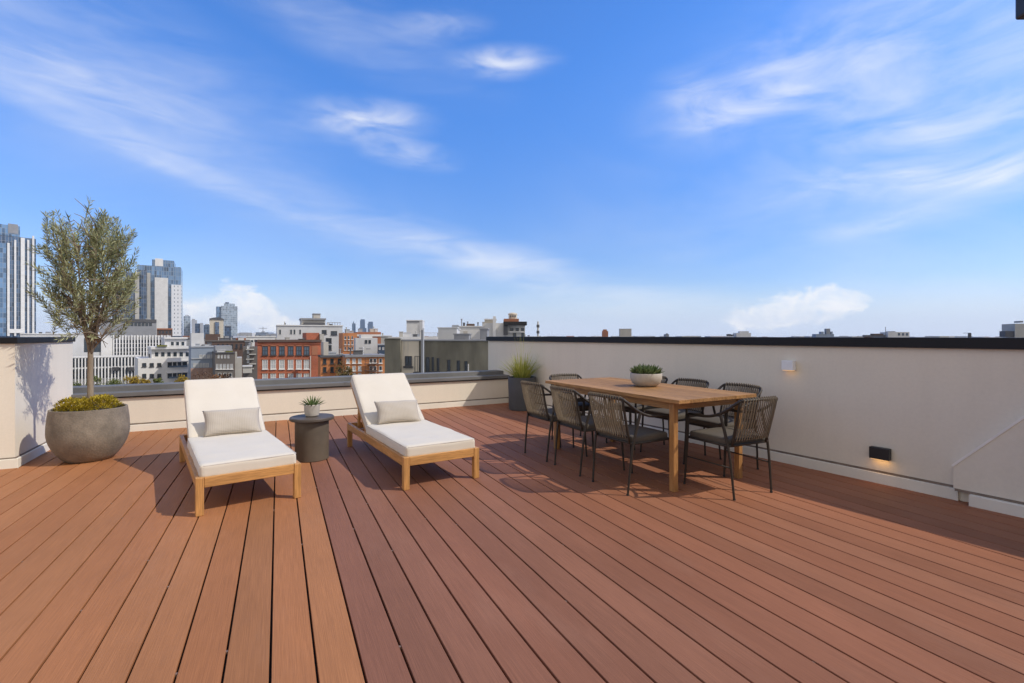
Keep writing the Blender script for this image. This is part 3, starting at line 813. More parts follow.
# ------------------------------------------------------------------ city
CM = {}
def cm(k, col, **kw):
    CM[k] = mat('city_' + k, col, kw.pop('rough', .85), kw.pop('var', .10), kw.pop('scale', .35), detail=8, **kw); return CM[k]
cm('white', (.62, .61, .59)); cm('pale', (.52, .52, .52)); cm('grey', (.33, .35, .38)); cm('mid', (.25, .255, .27))
cm('dark', (.085, .085, .09)); cm('taupe', (.125, .112, .102)); cm('brown', (.10, .062, .048)); cm('roofgrey', (.22, .22, .23))
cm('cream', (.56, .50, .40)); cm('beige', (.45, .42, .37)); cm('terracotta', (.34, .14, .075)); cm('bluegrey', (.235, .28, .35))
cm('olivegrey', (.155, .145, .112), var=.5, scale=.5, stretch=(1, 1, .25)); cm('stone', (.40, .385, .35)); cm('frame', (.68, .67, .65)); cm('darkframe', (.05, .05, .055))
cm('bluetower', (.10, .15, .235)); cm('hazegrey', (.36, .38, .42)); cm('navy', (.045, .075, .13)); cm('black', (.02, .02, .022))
CM['brick'] = brick('red_brick', (.47, .115, .042), (.36, .082, .034), (.30, .18, .13))
CM['orange'] = brick('orange_brick', (.58, .20, .05), (.47, .15, .04), (.38, .25, .15))
CM['paleb'] = brick('worn_brick', (.34, .20, .15), (.27, .15, .11), (.36, .30, .26))
CM['win'] = glass('window_glass', (.035, .045, .055))
CM['winl'] = glass('blind_window', (.42, .44, .45), .35, var=.45)
CM['winb'] = glass('sky_window', (.10, .14, .19), .08)
CM['cw_dark'] = glass('curtain_wall_dark', (.045, .085, .15), .12, (1.6, 3.2), (.20, .22, .26), .07)
CM['cw_blue'] = glass('curtain_wall_blue', (.09, .17, .29), .12, (1.6, 3.4), (.22, .27, .33), .07)
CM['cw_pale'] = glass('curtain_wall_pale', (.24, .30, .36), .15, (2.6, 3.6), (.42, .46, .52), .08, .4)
CM['cw_grid'] = glass('punched_grid', (.10, .14, .19), .2, (2.4, 3.2), (.66, .67, .69), .40, .5)
CM['cw_navy'] = glass('curtain_wall_navy', (.03, .06, .12), .12, (2.2, 3.4), (.08, .11, .17), .08)

class Bld:
    """a building whose front faces the camera's side of town; features are read off in pixels on its front plane"""
    def __init__(s, name, label, cat, px0, px1, ytop, Y, depth, m, fac=1.0, tw=0.0, part='wall', group=None, base=None):
        c = (px0 + px1)/2; k = (c - 512)/F; a = math.atan(k)*fac + R(tw); X = k*Y
        ex, ey = math.cos(a), -math.sin(a); s.ex, s.ey, s.X, s.Y = ex, ey, X, Y
        s.s0 = s.along(px0); s.W = s.along(px1) - s.s0; s.px0, s.px1, s.D = px0, px1, depth
        s.t = thing(name, label, cat, (X + s.s0*ex, Y + s.s0*ey, GZ), math.atan2(ey, ex), group)
        s.H = s.z(c, ytop); s.m = m
        if m is not None:
            b = MB(); b.box(0, s.W, 0, depth, 0 if base is None else s.z(c, base), s.H); s.wall = b.build(part, m, s.t)
    def along(s, px):
        k = (px - 512)/F; return (k*s.Y - s.X) / (s.ex - k*s.ey)
    def u(s, px): return s.along(px) - s.s0
    def z(s, px, py): return EYE + (HZ - py) * (s.Y + s.along(px)*s.ey)/F - GZ
    def slab(s, name, m, px0, px1, py0, py1, y0=-.1, y1=.0, parent=None, bevel=0):
        c = (px0 + px1)/2; b = MB(); b.box(s.u(px0), s.u(px1), y0, y1, s.z(c, py1), s.z(c, py0)); return b.build(name, m, parent or s.t, bevel=bevel)
    def win(s, px0, px1, py0, py1, gm, fm, mull=1, rows=1, y=0.0, sill=True):
        """one window: a frame standing proud of the wall, panes set back inside it"""
        c = (px0 + px1)/2; a, b_, z0, z1 = s.u(px0), s.u(px1), s.z(c, py1), s.z(c, py0); w, h = b_ - a, z1 - z0
        b = MB(); f = min(.12, w*.09)
        b.box(a, b_, y - .012, y + .02, z0, z1)
        b.cur = 1
        b.box(a - f*.3, a + f, y - .09, y - .0125, z0, z1); b.box(b_ - f, b_ + f*.3, y - .09, y - .0125, z0, z1)
        b.box(a + f + .002, b_ - f - .002, y - .085, y - .0125, z1 - f, z1); b.box(a + f + .002, b_ - f - .002, y - .085, y - .0125, z0, z0 + f)
        for k in range(1, mull):
            x = a + w*k/mull; b.box(x - f*.45, x + f*.45, y - .07, y - .0125, z0 + f + .002, z1 - f - .002)
        for k in range(1, rows):
            z = z0 + h*k/rows; b.box(a + f + .002, b_ - f - .002, y - .06, y - .0125, z - f*.4, z + f*.4)
        if sill: b.box(a - .12, b_ + .12, y - .22, y - .001, z0 - .16, z0 - .002)
        return b.build('window', [gm, fm], s.t)
    def row(s, px0, px1, n, frac, py0, py1, gm, fm, **kw):
        st = (px1 - px0)/n
        for i in range(n): s.win(px0 + st*(i + .5 - frac/2), px0 + st*(i + .5 + frac/2), py0, py1, gm, fm, **kw)
    def cornice(s, m, px0, px1, py0, py1, out=.35, name='cornice', back=None):
        return s.slab(name, m, px0, px1, py0, py1, -out, s.D if back is None else back)

def clutter(b, seed, n=5):
    """roof plant, vents and tanks on a flat roof"""
    rn = random.Random(seed)
    for i in range(n):
        w, d, h = rn.uniform(.5, 2.0), rn.uniform(.5, 1.6), rn.uniform(.35, 1.3); x = rn.uniform(.08, .9)*b.W; y = rn.uniform(.6, b.D*.6)
        k = rn.random(); m = rn.choice([CM['mid'], CM['pale'], CM['grey'], CM['stone'], CM['dark']])
        q = MB()
        if k < .55: q.box(x, x + w, y, y + d, b.H + .002, b.H + h); q.box(x - .08, x + w + .08, y - .08, y + d + .08, b.H + h + .001, b.H + h + .1); q.build('roof_unit', m, b.t)
        elif k < 2: q.lathe([(0, b.H), (.12, b.H), (.12, b.H + h*1.2), (.2, b.H + h*1.2), (.2, b.H + h*1.2 + .2), (0, b.H + h*1.2 + .25)], 8, x, y); q.build('vent_pipe', m, b.t)
    return b

# far left glass tower with white piers
b = Bld('glass_tower', 'tall blue glass tower with white vertical piers at the left edge, behind the olive tree', 'tower', -48, 36, 234, 330, 30, CM['cw_dark'], tw=-8, part='curtain_wall')
b.slab('crown', CM['cw_blue'], -48, 20, 222, 234, 0, 24)
for p0, p1, y0 in ((7, 9.5, 243), (14, 16, 240), (20.5, 24.5, 238), (27, 29, 240), (32, 34, 236), (-8, -5, 240), (-22, -19, 240), (-36, -33, 240)):
    b.slab('pier', CM['frame'], p0, p1, y0, 336, -.9, -.01)
b.slab('podium_band', CM['frame'], 8, 24, 329, 333, -1.1, -.91)
b.slab('dark_bay', CM['cw_blue'], -3, 6, 243, 336, -.5, -.01)
b.slab('roof_plant', CM['mid'], 8, 18, 224, 233.5, -.2, -.01)

# middle tower group
b = Bld('apartment_tower', 'tall tower of white concrete slab and blue glass, right behind the olive tree', 'tower', 137, 181, 266, 400, 32, CM['cw_blue'], tw=4, part='curtain_wall')
b.slab('crown', CM['cw_blue'], 152, 174, 260, 267, .5, 26)
b.slab('roof_plant', CM['frame'], 155, 163, 258.5, 266, 0, .48)
b.slab('blank_slab', CM['white'], 155, 168, 278, 336, -2.5, -.01)
b.slab('grid_bay', CM['cw_grid'], 171.5, 181.5, 285, 336, -2.0, -.01)
b.slab('glass_bay', CM['cw_dark'], 137.5, 147, 270, 336, -1.2, -.01)
b.slab('stone_bay', CM['stone'], 147.2, 150.5, 273, 336, -1.4, -.01)
b = Bld('slab_tower', 'dark glass apartment tower seen through the olive crown', 'tower', 112, 139, 272, 380, 26, CM['cw_dark'], part='curtain_wall')
b.slab('edge_fin', CM['stone'], 135, 139.2, 272, 336, -1, -.01)

b = Bld('warehouse', 'low dark grey block with a saw of roof plant below the apartment tower', 'building', 100, 156.5, 320, 215, 20, CM['mid'])
clutter(b, 2, 4)
b.slab('parapet_band', CM['dark'], 100, 156.5, 319, 322, -.3, 4)
for i in range(7): b.win(127 + i*3.7, 129.6 + i*3.7, 320.0 + 3, 326, CM['win'], CM['darkframe'], sill=False)
b = Bld('brown_annex', 'low dark brown box behind the white modern flats', 'building', 156.8, 172.5, 329, 205, 14, CM['brown'])
b.slab('roof_edge', CM['terracotta'], 156.8, 172.5, 328.3, 329.6, -.3, 3)
b.row(158, 172, 4, .5, 331, 333.5, CM['win'], CM['darkframe'], sill=False)

# long building behind rows of white fins
b = Bld('finned_office', 'long white office building with dark windows behind rows of white vertical fins', 'office', 60, 171, 335.5, 178, 18, CM['pale'], fac=.9, tw=-6)
b.slab('window_band', CM['win'], 113, 168, 340, 356, -.05, -.01)
b.slab('window_band', CM['win'], 84, 112, 338, 352, -.05, -.01)
for i in range(19):
    p = 113 + i*3.0; b.slab('fin', CM['frame'], p, p + 1.25, 335 + .4*(i % 2), 356.5, -.8, -.06)
for i in range(4):
    b.slab('floor_edge', CM['pale'], 113, 168, 343.0 + i*4.2, 343.8 + i*4.2, -.28, -.055)
b.slab('blank_panel', CM['white'], 101, 112.6, 338, 356, -.55, -.051)
b2 = Bld('finned_office', 'lower front block of white fins, directly right of the olive trunk', 'office', 61, 141, 356.5, 165, 10, CM['pale'], fac=.9, tw=-6)
b2.slab('window_band', CM['win'], 62, 139, 358, 366.5, -.05, -.01); b2.slab('window_band', CM['win'], 62, 139, 368.5, 378, -.05, -.01)
for i in range(24):
    p = 61.5 + i*3.3; b2.slab('fin', CM['frame'], p, p + 1.35, 356.2, 385, -.8, -.06)
b2.slab('floor_edge', CM['frame'], 61, 140.5, 355.8, 357.2, -.95, -.81); b2.slab('floor_edge', CM['pale'], 61, 140, 366.8, 368.2, -.5, -.055)
for p in (115, 130): b2.slab('balcony', CM['darkframe'], p - 3, p + 4, 367, 370.5, -1.6, -.82)

# white modern flats
b = Bld('white_flats', 'white modern flats with stepped terraces and square dark windows', 'apartment house', 138, 190.5, 358, 128, 14, CM['white'], tw=-5)
clutter(b, 3, 4)
b.slab('upper_storey', CM['white'], 152, 190.5, 348, 358, 1.2, 12); b.slab('roof_slab', CM['white'], 151, 191, 346.6, 349, .2, 12.5)
b.slab('penthouse', CM['pale'], 166, 188, 338.4, 346.5, 3, 12); b.slab('penthouse_roof', CM['white'], 165.4, 189, 337.2, 338.8, 2.4, 12.4)
b.row(154, 191, 6, .72, 352, 357, CM['win'], CM['frame'], y=1.19, sill=False)
b.row(171, 187, 3, .7, 341.5, 346, CM['win'], CM['frame'], y=2.99, sill=False)
for r0, r1 in ((363, 366.6), (373.8, 377.6)): b.row(140.5, 163, 3, .52, r0, r1, CM['win'], CM['darkframe'])
for r0, r1 in ((361.8, 367.2), (372.8, 378)):
    b.slab('loggia', CM['win'], 167.5, 187, r0, r1, -.03, -.005)
    b.slab('loggia_slab', CM['white'], 166.5, 188, r0 - 1.0, r0, -.9, -.0)
    b.slab('balustrade', CM['winb'], 168.5, 187, r1 - 1.8, r1, -.8, -.7)
    for p in (172, 176.6, 181.5): b.slab('post', CM['frame'], p, p + .7, r0, r1, -.2, -.031)
b.slab('terrace_planting', leaf_mat('roof_planting', (.12, .14, .03), (.2, .2, .04)), 157, 167, 345, 346.6, -.2, .6)

# grey and taupe houses
b = Bld('grey_house', 'blue grey rendered house with white strip windows and a brick ground floor', 'house', 191, 214.5, 347, 122, 10, CM['bluegrey'], tw=-4)
clutter(b, 4, 4)
b.slab('brick_base', CM['paleb'], 190.6, 214.6, 368, 386, -.15, -.001); b.slab('roof_terrace', CM['pale'], 192, 205, 333, 346.8, 3, 9)
b.cornice(CM['grey'], 190.8, 214.8, 346.2, 347.4, .2, 'parapet'); b.slab('storey_band', CM['grey'], 191, 214.5, 358, 359, -.2, -.001)
b.row(199, 214, 4, .72, 354.6, 358, CM['winl'], CM['frame'], sill=False); b.row(193, 209, 5, .74, 363.2, 367.4, CM['winl'], CM['frame'], sill=False)
b = Bld('taupe_house', 'dark taupe town house with white windows and a planted roof terrace', 'house', 215, 234.5, 353, 116, 10, CM['taupe'], tw=-4)
clutter(b, 5, 4)
b.slab('rear_storey', CM['mid'], 216, 233, 346, 353, 2.5, 9); b.slab('roof_planting', bpy.data.materials['roof_planting'], 226, 233, 351.2, 353, .1, 2.2); b.cornice(CM['dark'], 214.8, 234.8, 352.2, 353.4, .2, 'parapet')
b.row(217, 230, 4, .55, 353.9 + 1, 358.4, CM['winl'], CM['frame'], sill=False); b.row(215.4, 233.4, 5, .66, 364, 369, CM['winl'], CM['frame'])
b.row(217, 233, 3, .6, 373, 377, CM['win'], CM['frame'])
b = Bld('pale_gable_house', 'narrow pale rendered party wall beside the taupe house', 'house', 235, 242, 358, 118, 9, CM['stone'])
b.slab('chimney', CM['stone'], 235, 237, 352, 358, 1, 2.2)
b = Bld('brown_roofs_block', 'row of brown brick blocks with roof railings behind the taupe house', 'building', 205, 250, 341, 150, 14, CM['brown'])
clutter(b, 6, 9)
b.slab('roof_house', CM['brown'], 205, 220, 334, 341, 2, 8); b.slab('roof_house', CM['terracotta'], 236, 246, 338, 341, 2, 8)
b.cornice(CM['taupe'], 204.6, 250.4, 340.2, 341.4, .25, 'parapet'); b.row(216, 248, 7, .4, 344, 348, CM['win'], CM['darkframe'])
b = Bld('fire_escape_house', 'dark brick tenement with pale fire escape landings left of the red brick building', 'house', 243, 257.5, 347, 96, 8, CM['taupe'])
clutter(b, 7, 4)
for k in range(5):
    y = 349 + k*4.8; b.slab('landing', CM['stone'], 246 + (k % 2)*3, 254 + (k % 2)*2, y, y + .8, -1.1, -.01)
    b.win(247, 249.2, y - 3.4, y - .3, CM['winl'], CM['frame'], sill=False)
b.slab('rear_shed', CM['stone'], 243, 252, 366, 372, -3, -1.2); b.slab('rear_shed_roof', CM['pale'], 242.6, 252.4, 364.8, 366, -3.2, -1.1)

# red brick warehouse
b = Bld('brick_warehouse', 'red brick warehouse with two rows of tall windows, behind the drum side table', 'brick building', 257.5, 321, 341.5, 104, 8, CM['brick'], tw=-7)
clutter(b, 8, 4)
b.cornice(CM['brown'], 257, 321.3, 339.8, 342, .45); b.slab('cornice_band', CM['brick'], 257.4, 321, 343.4, 344.4, -.2, -.001)
b.slab('roof_bulkhead', CM['brick'], 307.5, 320.5, 332.8, 339.7, 1.5, 7); b.slab('party_wall', CM['stone'], 320.6, 324.5, 334, 380, .6, 12)
xs = [262.4, 270.6, 279.2, 288, 296.2, 303.9]
for x in xs:
    b.win(x, x + 5.4, 346.2, 355, CM['winb'], CM['darkframe'], mull=2, rows=2)
    b.win(x, x + 5.2, 359.8, 369, CM['winl'], CM['frame'], mull=2, rows=2); b.win(x, x + 5.2, 373.5, 382, CM['winl'], CM['frame'], mull=2, rows=2)
    for y in (345.2, 358.8, 372.6): b.slab('lintel', CM['terracotta'], x - .5, x + 5.8, y, y + .85, -.14, -.001)
b.slab('blind_panel', CM['terracotta'], 311.8, 317.6, 346.2, 355, -.08, -.001); b.slab('downpipe', CM['beige'], 310.2, 310.8, 356, 385, -.3, -.15)

# pale block behind it
b = Bld('pale_block', 'light grey apartment block with a stepped roof house, rising behind the red brick warehouse', 'apartment block', 277, 342.5, 325.5, 165, 18, CM['pale'], tw=-4)
clutter(b, 9, 4)
b.slab('roof_house', CM['beige'], 302, 326, 319.6, 325.4, 2, 12); b.slab('roof_house_slab', CM['mid'], 301, 326.5, 318, 319.7, 1.4, 12.6); b.slab('lift_tower', CM['beige'], 314.4, 321.6, 313.6, 317.9, 4, 9)
b.slab('lift_tower_cap', CM['mid'], 314, 322, 313, 313.7, 3.8, 9.2); b.cornice(CM['white'], 276.6, 343, 325, 326, .25, 'parapet')
b.slab('dark_recess', CM['dark'], 304, 325, 322.6, 326.4, .4, 2)
for p in (279, 290, 293.4, 299): b.win(p, p + 2.2, 329.4, 334.5, CM['win'], CM['frame'], sill=False)
for p0, p1, y in ((322, 326.5, 330), (331, 337, 331), (326, 331.5, 338), (326, 331.5, 345)): b.win(p0, p1, y, y + 4 if y < 338 else y + 5, CM['win'], CM['darkframe'], mull=2)
for k in range(6): b.slab('railing_post', CM['mid'], 327 + k*2.6, 327.4 + k*2.6, 322.5, 325.3, .3, .5)
b.slab('railing', CM['mid'], 327, 341, 322.3, 322.8, .3, .5)

# orange brick terrace
b = Bld('orange_terrace', 'orange brick terrace with dark windows and flat grey roof, right of the brick warehouse', 'brick building', 320.5, 345, 356.8, 98, 6, CM['orange'], tw=-6)
clutter(b, 10, 4)
b.cornice(CM['dark'], 320.3, 345, 355.6, 357.4, .35); b.row(321, 343, 3, .42, 358.6, 363.6, CM['win'], CM['darkframe']); b.row(321, 343, 3, .42, 367, 372, CM['win'], CM['darkframe'])
b.slab('party_wall', CM['beige'], 324, 329, 342, 355.5, 1, 7)
b = Bld('orange_tenement', 'orange brick tenement with iron fire escape, left of the dark concrete building', 'brick building', 345.2, 386, 356, 94, 7, CM['orange'], tw=-7)
clutter(b, 11, 4)
b.cornice(CM['roofgrey'], 345, 386.2, 355, 357, .35)
for y0, y1 in ((358.6, 363), (366, 370.6), (373, 377)):
    for x in (346.5, 352.5, 358.2, 369.6, 373.4, 379): b.win(x, x + 3.0, y0, y1, CM['win'] if x > 366 else CM['winl'], CM['frame'])
for y in (358.0, 364.6, 371.4):
    b.slab('fire_escape', CM['brown'], 364, 377, y + 5.4, y + 6.0, -1.2, -.24)
    b.slab('fire_escape_rail', CM['brown'], 364, 377, y + 2.9, y + 3.3, -1.2, -1.12)
for x in (364.3, 370.4, 376.5): b.slab('fire_escape_post', CM['brown'], x, x + .35, 357, 380, -1.2, -1.13)
b = Bld('painted_house', 'pale grey house end with faded dark lettering strokes, above the orange tenement', 'house', 355.5, 377.5, 338, 118, 8, CM['pale'], tw=-4)
b.slab('gable_block', CM['white'], 361, 372.5, 334.6, 338, .3, 8)
for x in (365, 368.6): b.win(x, x + 2.2, 340, 343.6, CM['win'], CM['darkframe'], sill=False)
for x0, x1, y0, y1 in ((359, 363, 347.6, 348.6), (359.4, 362.4, 350, 350.9), (360.6, 364, 352, 352.9), (366, 370.5, 348.4, 349.2)): b.slab('painted_mark', CM['mid'], x0, x1, y0, y1, -.02, -.001)
b = Bld('red_roof_house', 'small rust red brick house behind the pale painted house', 'house', 342.8, 357, 333, 138, 9, CM['orange'], tw=-8)
clutter(b, 12, 4)
b.row(343.5, 354, 3, .42, 336, 339.4, CM['win'], CM['frame']); b.row(343.5, 354, 3, .42, 341.2, 344.6, CM['win'], CM['frame']); b.row(343.5, 354, 3, .42, 346.6, 350, CM['win'], CM['frame'])
b = Bld('rust_block', 'rust coloured flat roofed block under the three far blue towers', 'building', 357, 381, 332, 150, 12, CM['terracotta'], tw=-6)
clutter(b, 13, 4)
b.slab('white_band', CM['white'], 357, 381, 334.4, 336.4, -.2, -.001); b.slab('roof_plant', CM['beige'], 371, 377, 328.6, 332, 2, 6)
b = Bld('blue_shed', 'dark blue clad low building beside the concrete block', 'building', 377.6, 386, 345, 110, 8, CM['navy'])
b.slab('roof_edge', CM['grey'], 377.4, 386.2, 344, 345.2, -.2, 3); b.row(378, 385, 2, .5, 347, 350, CM['winl'], CM['frame'], sill=False)

# dark concrete neighbour
b = Bld('concrete_block', 'long dark weathered concrete building with narrow slot windows, just beyond the low parapet', 'building', 386, 492, 340.5, 42, 12, CM['olivegrey'], tw=13)
clutter(b, 14, 4)
b.slab('end_pier', CM['olivegrey'], 386, 401.5, 338.3, 392, -.35, -.001); b.slab('sunlit_patch', CM['cream'], 401.7, 419, 341, 392, -.06, -.001)  # sunlit strip of the wall, put in as a cream slab
b.cornice(CM['stone'], 385.6, 402, 337.6, 338.6, .5, 'coping', 3); b.cornice(CM['mid'], 402.2, 492, 339.6, 341, .12, 'coping', 3)
b.slab('gutter_box', CM['mid'], 422.6, 424.2, 330, 392, -.5, -.36)
for p0, p1, y0, y1 in ((405.5, 412, 356, 366), (415, 420, 356, 372), (426, 429.6, 357, 372), (432, 434, 357, 371), (437, 439.4, 358, 371), (447.5, 450.4, 359.6, 371), (457, 460, 360.4, 371), (464.6, 467.6, 361, 371)):
    b.win(p0, p1, y0, y1, CM['win'], CM['darkframe'], mull=2 if p1 - p0 > 4 else 1, y=-.061 if p1 < 419 else 0)
b.slab('door_panel', CM['white'], 468, 468.9, 364, 371, -.08, -.001)
for p in (404, 408): b.slab('drain_stain', CM['beige'], p, p + .6, 341.5, 356, -.075, -.061)

# pale roofs and towers above it
b = Bld('lift_tower', 'plain white roof tower with a dark band at its top, above the concrete building', 'tower', 406.5, 422.5, 320.5, 190, 9, CM['white'], tw=6)
b.slab('vent_band', CM['mid'], 407, 419, 320.8, 322.4, -.15, -.001); b.slab('side_panel', CM['pale'], 419.6, 422.6, 321, 336, -.2, -.001); b.slab('roof_edge', CM['frame'], 406.2, 422.8, 320, 320.8, -.3, 9.2)
b = Bld('long_white_roof', 'long low white roof with a thin fence along it, above the concrete building', 'building', 388, 454, 336.8, 120, 14, CM['white'])
clutter(b, 15, 9)
for i in range(22): b.slab('fence_post', CM['pale'], 424 + i*1.3, 424.25 + i*1.3, 332.8, 336.7, .4, .5)
b.slab('fence_rail', CM['pale'], 424, 452, 332.6, 333, .4, .5)
b = Bld('white_block', 'white windowless block with pale lilac end wall, left of the villa with orange roof', 'building', 452, 488.5, 326.5, 100, 10, CM['white'], tw=-3)
clutter(b, 16, 4)
b.slab('end_bay', CM['hazegrey'], 452, 458.6, 325, 340, -.5, -.001); b.slab('pink_panel', CM['beige'], 463.5, 467.5, 331, 340, -.05, -.001); b.slab('roof_clutter', CM['brown'], 467, 475, 323.6, 326.4, 1, 3)
b.slab('chimney', CM['dark'], 463.2, 465.4, 322.4, 326.4, 1, 2); b.cornice(CM['frame'], 458.8, 489, 325.9, 326.8, .15, 'parapet')
b = Bld('roof_villa', 'white rooftop villa with dark overhanging eave, orange roof and round cupola', 'house', 484.5, 525, 323, 92, 9, CM['white'], tw=-1)
b.slab('left_wing', CM['cream'], 484.5, 496, 319.4, 323, 1, 6); b.slab('left_wing_roof', CM['frame'], 484, 496.6, 318.6, 319.6, .6, 6.4); b.slab('stair_column', CM['frame'], 493, 495.8, 316.4, 340, -.9, -.001)
b.slab('eave', CM['black'], 503.5, 526.4, 321.8, 325.4, -1.6, 9); b.slab('dark_bay', CM['dark'], 503.4, 507.6, 325.5, 335, -1.2, -.001)
b.slab('orange_roof', CM['terracotta'], 504, 519, 318.6, 321.7, .4, 7)
for p in (510, 515.6, 521): b.win(p, p + 3.2, 328, 331, CM['win'], CM['darkframe'], sill=False)
for p in (513, 521.5): b.win(p, p + 3, 333, 337, CM['win'], CM['darkframe'], sill=False)
b.slab('balcony', CM['frame'], 507.8, 524, 331.6, 332.4, -1.0, -.001)
cp = MB(); cx, cyy = (b.u(509) + b.u(517.6))/2, 3; rr = (b.u(517.6) - b.u(509))/2; zz = b.z(513, 318.5); zt = b.z(513, 313.6)
cp.lathe([(0, zz), (rr, zz), (rr, zt - .1), (rr*1.12, zt - .1), (rr*1.12, zt + .12), (rr*.6, zt + .3), (0, zt + .35)], 16, cx, cyy); cu = cp.build('cupola', CM['cream'], b.t, smooth=True, auto=30)
for k in (-1, 0, 1): box('cupola_opening', CM['win'], cu, cx + k*rr*.55 - .12, cx + k*rr*.55 + .12, cyy - rr*1.03, cyy - rr*.7, zz + (zt - zz)*.35, zt - .25)
b = Bld('roof_terrace_block', 'grey low roof block with windows between the white block and the villa', 'building', 488.6, 504, 331, 97, 8, CM['stone'])
b.row(490, 501, 2, .6, 333, 337, CM['win'], CM['frame'], sill=False)

def pole(name, label, px, ytop, Y, r, m, bands=0):
    k = (px - 512)/F; t = thing(name, label, 'mast', (k*Y, Y, GZ)); z = EYE + (HZ - ytop)*Y/F - GZ
    b = MB(); b.lathe([(0, 0), (r, 0), (r*.8, z), (0, z + r)], 8); b.build('pole', m, t, smooth=True, auto=40)
    for i in range(bands):
        zz = z - 1.0 - i*1.1
        b = MB(); b.lathe([(r*1.0, zz), (r*1.35, zz), (r*1.35, zz + .5), (r*1.0, zz + .5)], 8); b.build('band', CM['dark'], t)
    return t
pole('antenna_mast', 'banded grey antenna mast standing alone right of the roof villa', 538, 322, 90, .20, CM['stone'], 3)
pole('flue_pipe', 'thin grey flue pipe standing in front of the dark concrete building', 423.4, 328.5, 39.5, .07, CM['grey'])
pole('antenna_mast', 'thin dark antenna among the low roofs above the long wall', 885.6, 327, 150, .09, CM['dark'])
pole('flagpole', 'thin grey pole in front of the red brick warehouse', 310.4, 356, 92, .06, CM['beige'])

# roofs peeping over the long wall
def peek(name, label, px0, px1, ytop, Y, m, extra=(), cat='building', depth=10):
    b = Bld(name, label, cat, px0, px1, ytop, Y, depth, m, fac=.6)
    for nm, mm, a0, a1, y0, y1 in extra: b.slab(nm, mm, a0, a1, y0, y1, .5, 5)
    return b
peek('rust_turret', 'small rust brick turret peeping over the long wall, left of the beige one', 602.5, 608.2, 331, 220, CM['terracotta'], [('cap', CM['terracotta'], 603.6, 607, 329.4, 331)], 'turret', 4)
peek('beige_turret', 'small beige concrete roof tower peeping over the long wall, above the table', 620, 631.5, 329.2, 200, CM['beige'], [('cap', CM['mid'], 619.8, 631.7, 328.7, 329.2)], 'turret', 5)
peek('distant_dome', 'tiny dark roof vent on the horizon above the chairs', 666, 669, 334.2, 260, CM['mid'], [('cap', CM['dark'], 667, 668, 333.4, 334.2)])
peek('white_hall', 'small white hall with dark roof plant on the horizon, right of the table', 736.5, 751, 333, 240, CM['white'], [('roof', CM['pale'], 740, 749, 331.2, 333), ('plant', CM['dark'], 728, 731, 334, 336), ('plant', CM['dark'], 732, 734, 334.4, 336)])
peek('bluish_plant', 'blue grey stepped industrial roof on the horizon above the long wall', 816, 834, 334, 300, CM['bluegrey'], [('stack', CM['bluegrey'], 821, 824, 331.6, 334), ('stack', CM['mid'], 826.5, 830.5, 328.6, 334), ('stack', CM['bluegrey'], 831, 833, 331.5, 334)])
b = peek('low_white_roofs', 'low white roof house with dark openings on the horizon near the antenna', 888, 909.5, 332, 180, CM['white'], [('roof', CM['mid'], 890, 896, 331.2, 332), ('roof_clutter', CM['dark'], 866, 886, 335, 337), ('roof_clutter', CM['brown'], 874, 884, 333.6, 335)])
b.row(897, 909, 3, .5, 333, 335.6, CM['winb'], CM['darkframe'], sill=False)
peek('roof_vent', 'tiny dark vent alone on the horizon over the right of the long wall', 969, 971.4, 333.2, 160, CM['dark'], [('cowl', CM['dark'], 968.8, 971.6, 332.8, 333.2)], 'vent', 1)
peek('stone_block', 'stone block with dark lower roof at the right edge of the skyline', 1015, 1046, 323.5, 150, CM['stone'], [('lower_roof', CM['dark'], 1006, 1015, 331, 337), ('chimney', CM['mid'], 1021, 1024, 320.8, 322.5)])

# skyline far off
def tower(label, px0, px1, ytop, Y, m, extra=(), depth=30, fac=1, group=None):
    b = Bld('skyscraper', label, 'skyscraper', px0, px1, ytop, Y, depth, m, fac=fac, part='facade', group=group)
    for nm, mm, a0, a1, y0, y1, d0, d1 in extra: b.slab(nm, mm, a0, a1, y0, y1, d0, d1)
    return b
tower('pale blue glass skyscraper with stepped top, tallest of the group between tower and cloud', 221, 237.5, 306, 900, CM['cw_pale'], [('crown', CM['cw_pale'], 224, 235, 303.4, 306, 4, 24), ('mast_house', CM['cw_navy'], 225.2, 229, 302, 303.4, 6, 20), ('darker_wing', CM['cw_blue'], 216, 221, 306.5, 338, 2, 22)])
b = tower('white tower with curved dark roof in front of the pale glass skyscraper', 209.5, 223.5, 320, 520, CM['cream'], [('window_bay', CM['cw_dark'], 215, 219, 322, 336, -1, -.01)])
arc = MB(); pts = [(b.u(209.3 + 14.6*i/10), b.z(216, 320 - 3.6*math.sin(math.pi*(.12 + .60*i/10)) + 1.6*i/10)) for i in range(11)]
base_z = b.z(216, 321); arc.prism_y([(pts[0][0], base_z), (pts[-1][0], base_z)] + pts[::-1], 0, 20); arc.build('curved_roof', CM['dark'], b.t)
tower('small navy glass tower right of the white curved roof tower', 224.6, 231, 326, 560, CM['cw_navy'], [('roof_edge', CM['hazegrey'], 224.4, 231.2, 325.6, 326.2, -1, 20)])
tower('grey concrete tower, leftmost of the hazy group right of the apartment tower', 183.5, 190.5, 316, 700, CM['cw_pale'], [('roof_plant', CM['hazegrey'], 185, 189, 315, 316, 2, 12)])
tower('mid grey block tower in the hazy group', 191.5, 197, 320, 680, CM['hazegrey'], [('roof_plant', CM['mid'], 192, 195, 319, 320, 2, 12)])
tower('dark blue block tower in the hazy group', 195, 203, 323.5, 600, CM['cw_navy'], [('edge', CM['hazegrey'], 200, 203.2, 323, 338, -1, -.01)])
tower('dark grey flat tower just left of the curved roof tower', 203.5, 211, 325, 560, CM['cw_dark'], [('roof_plant', CM['mid'], 205, 209, 324, 325, 2, 12)])
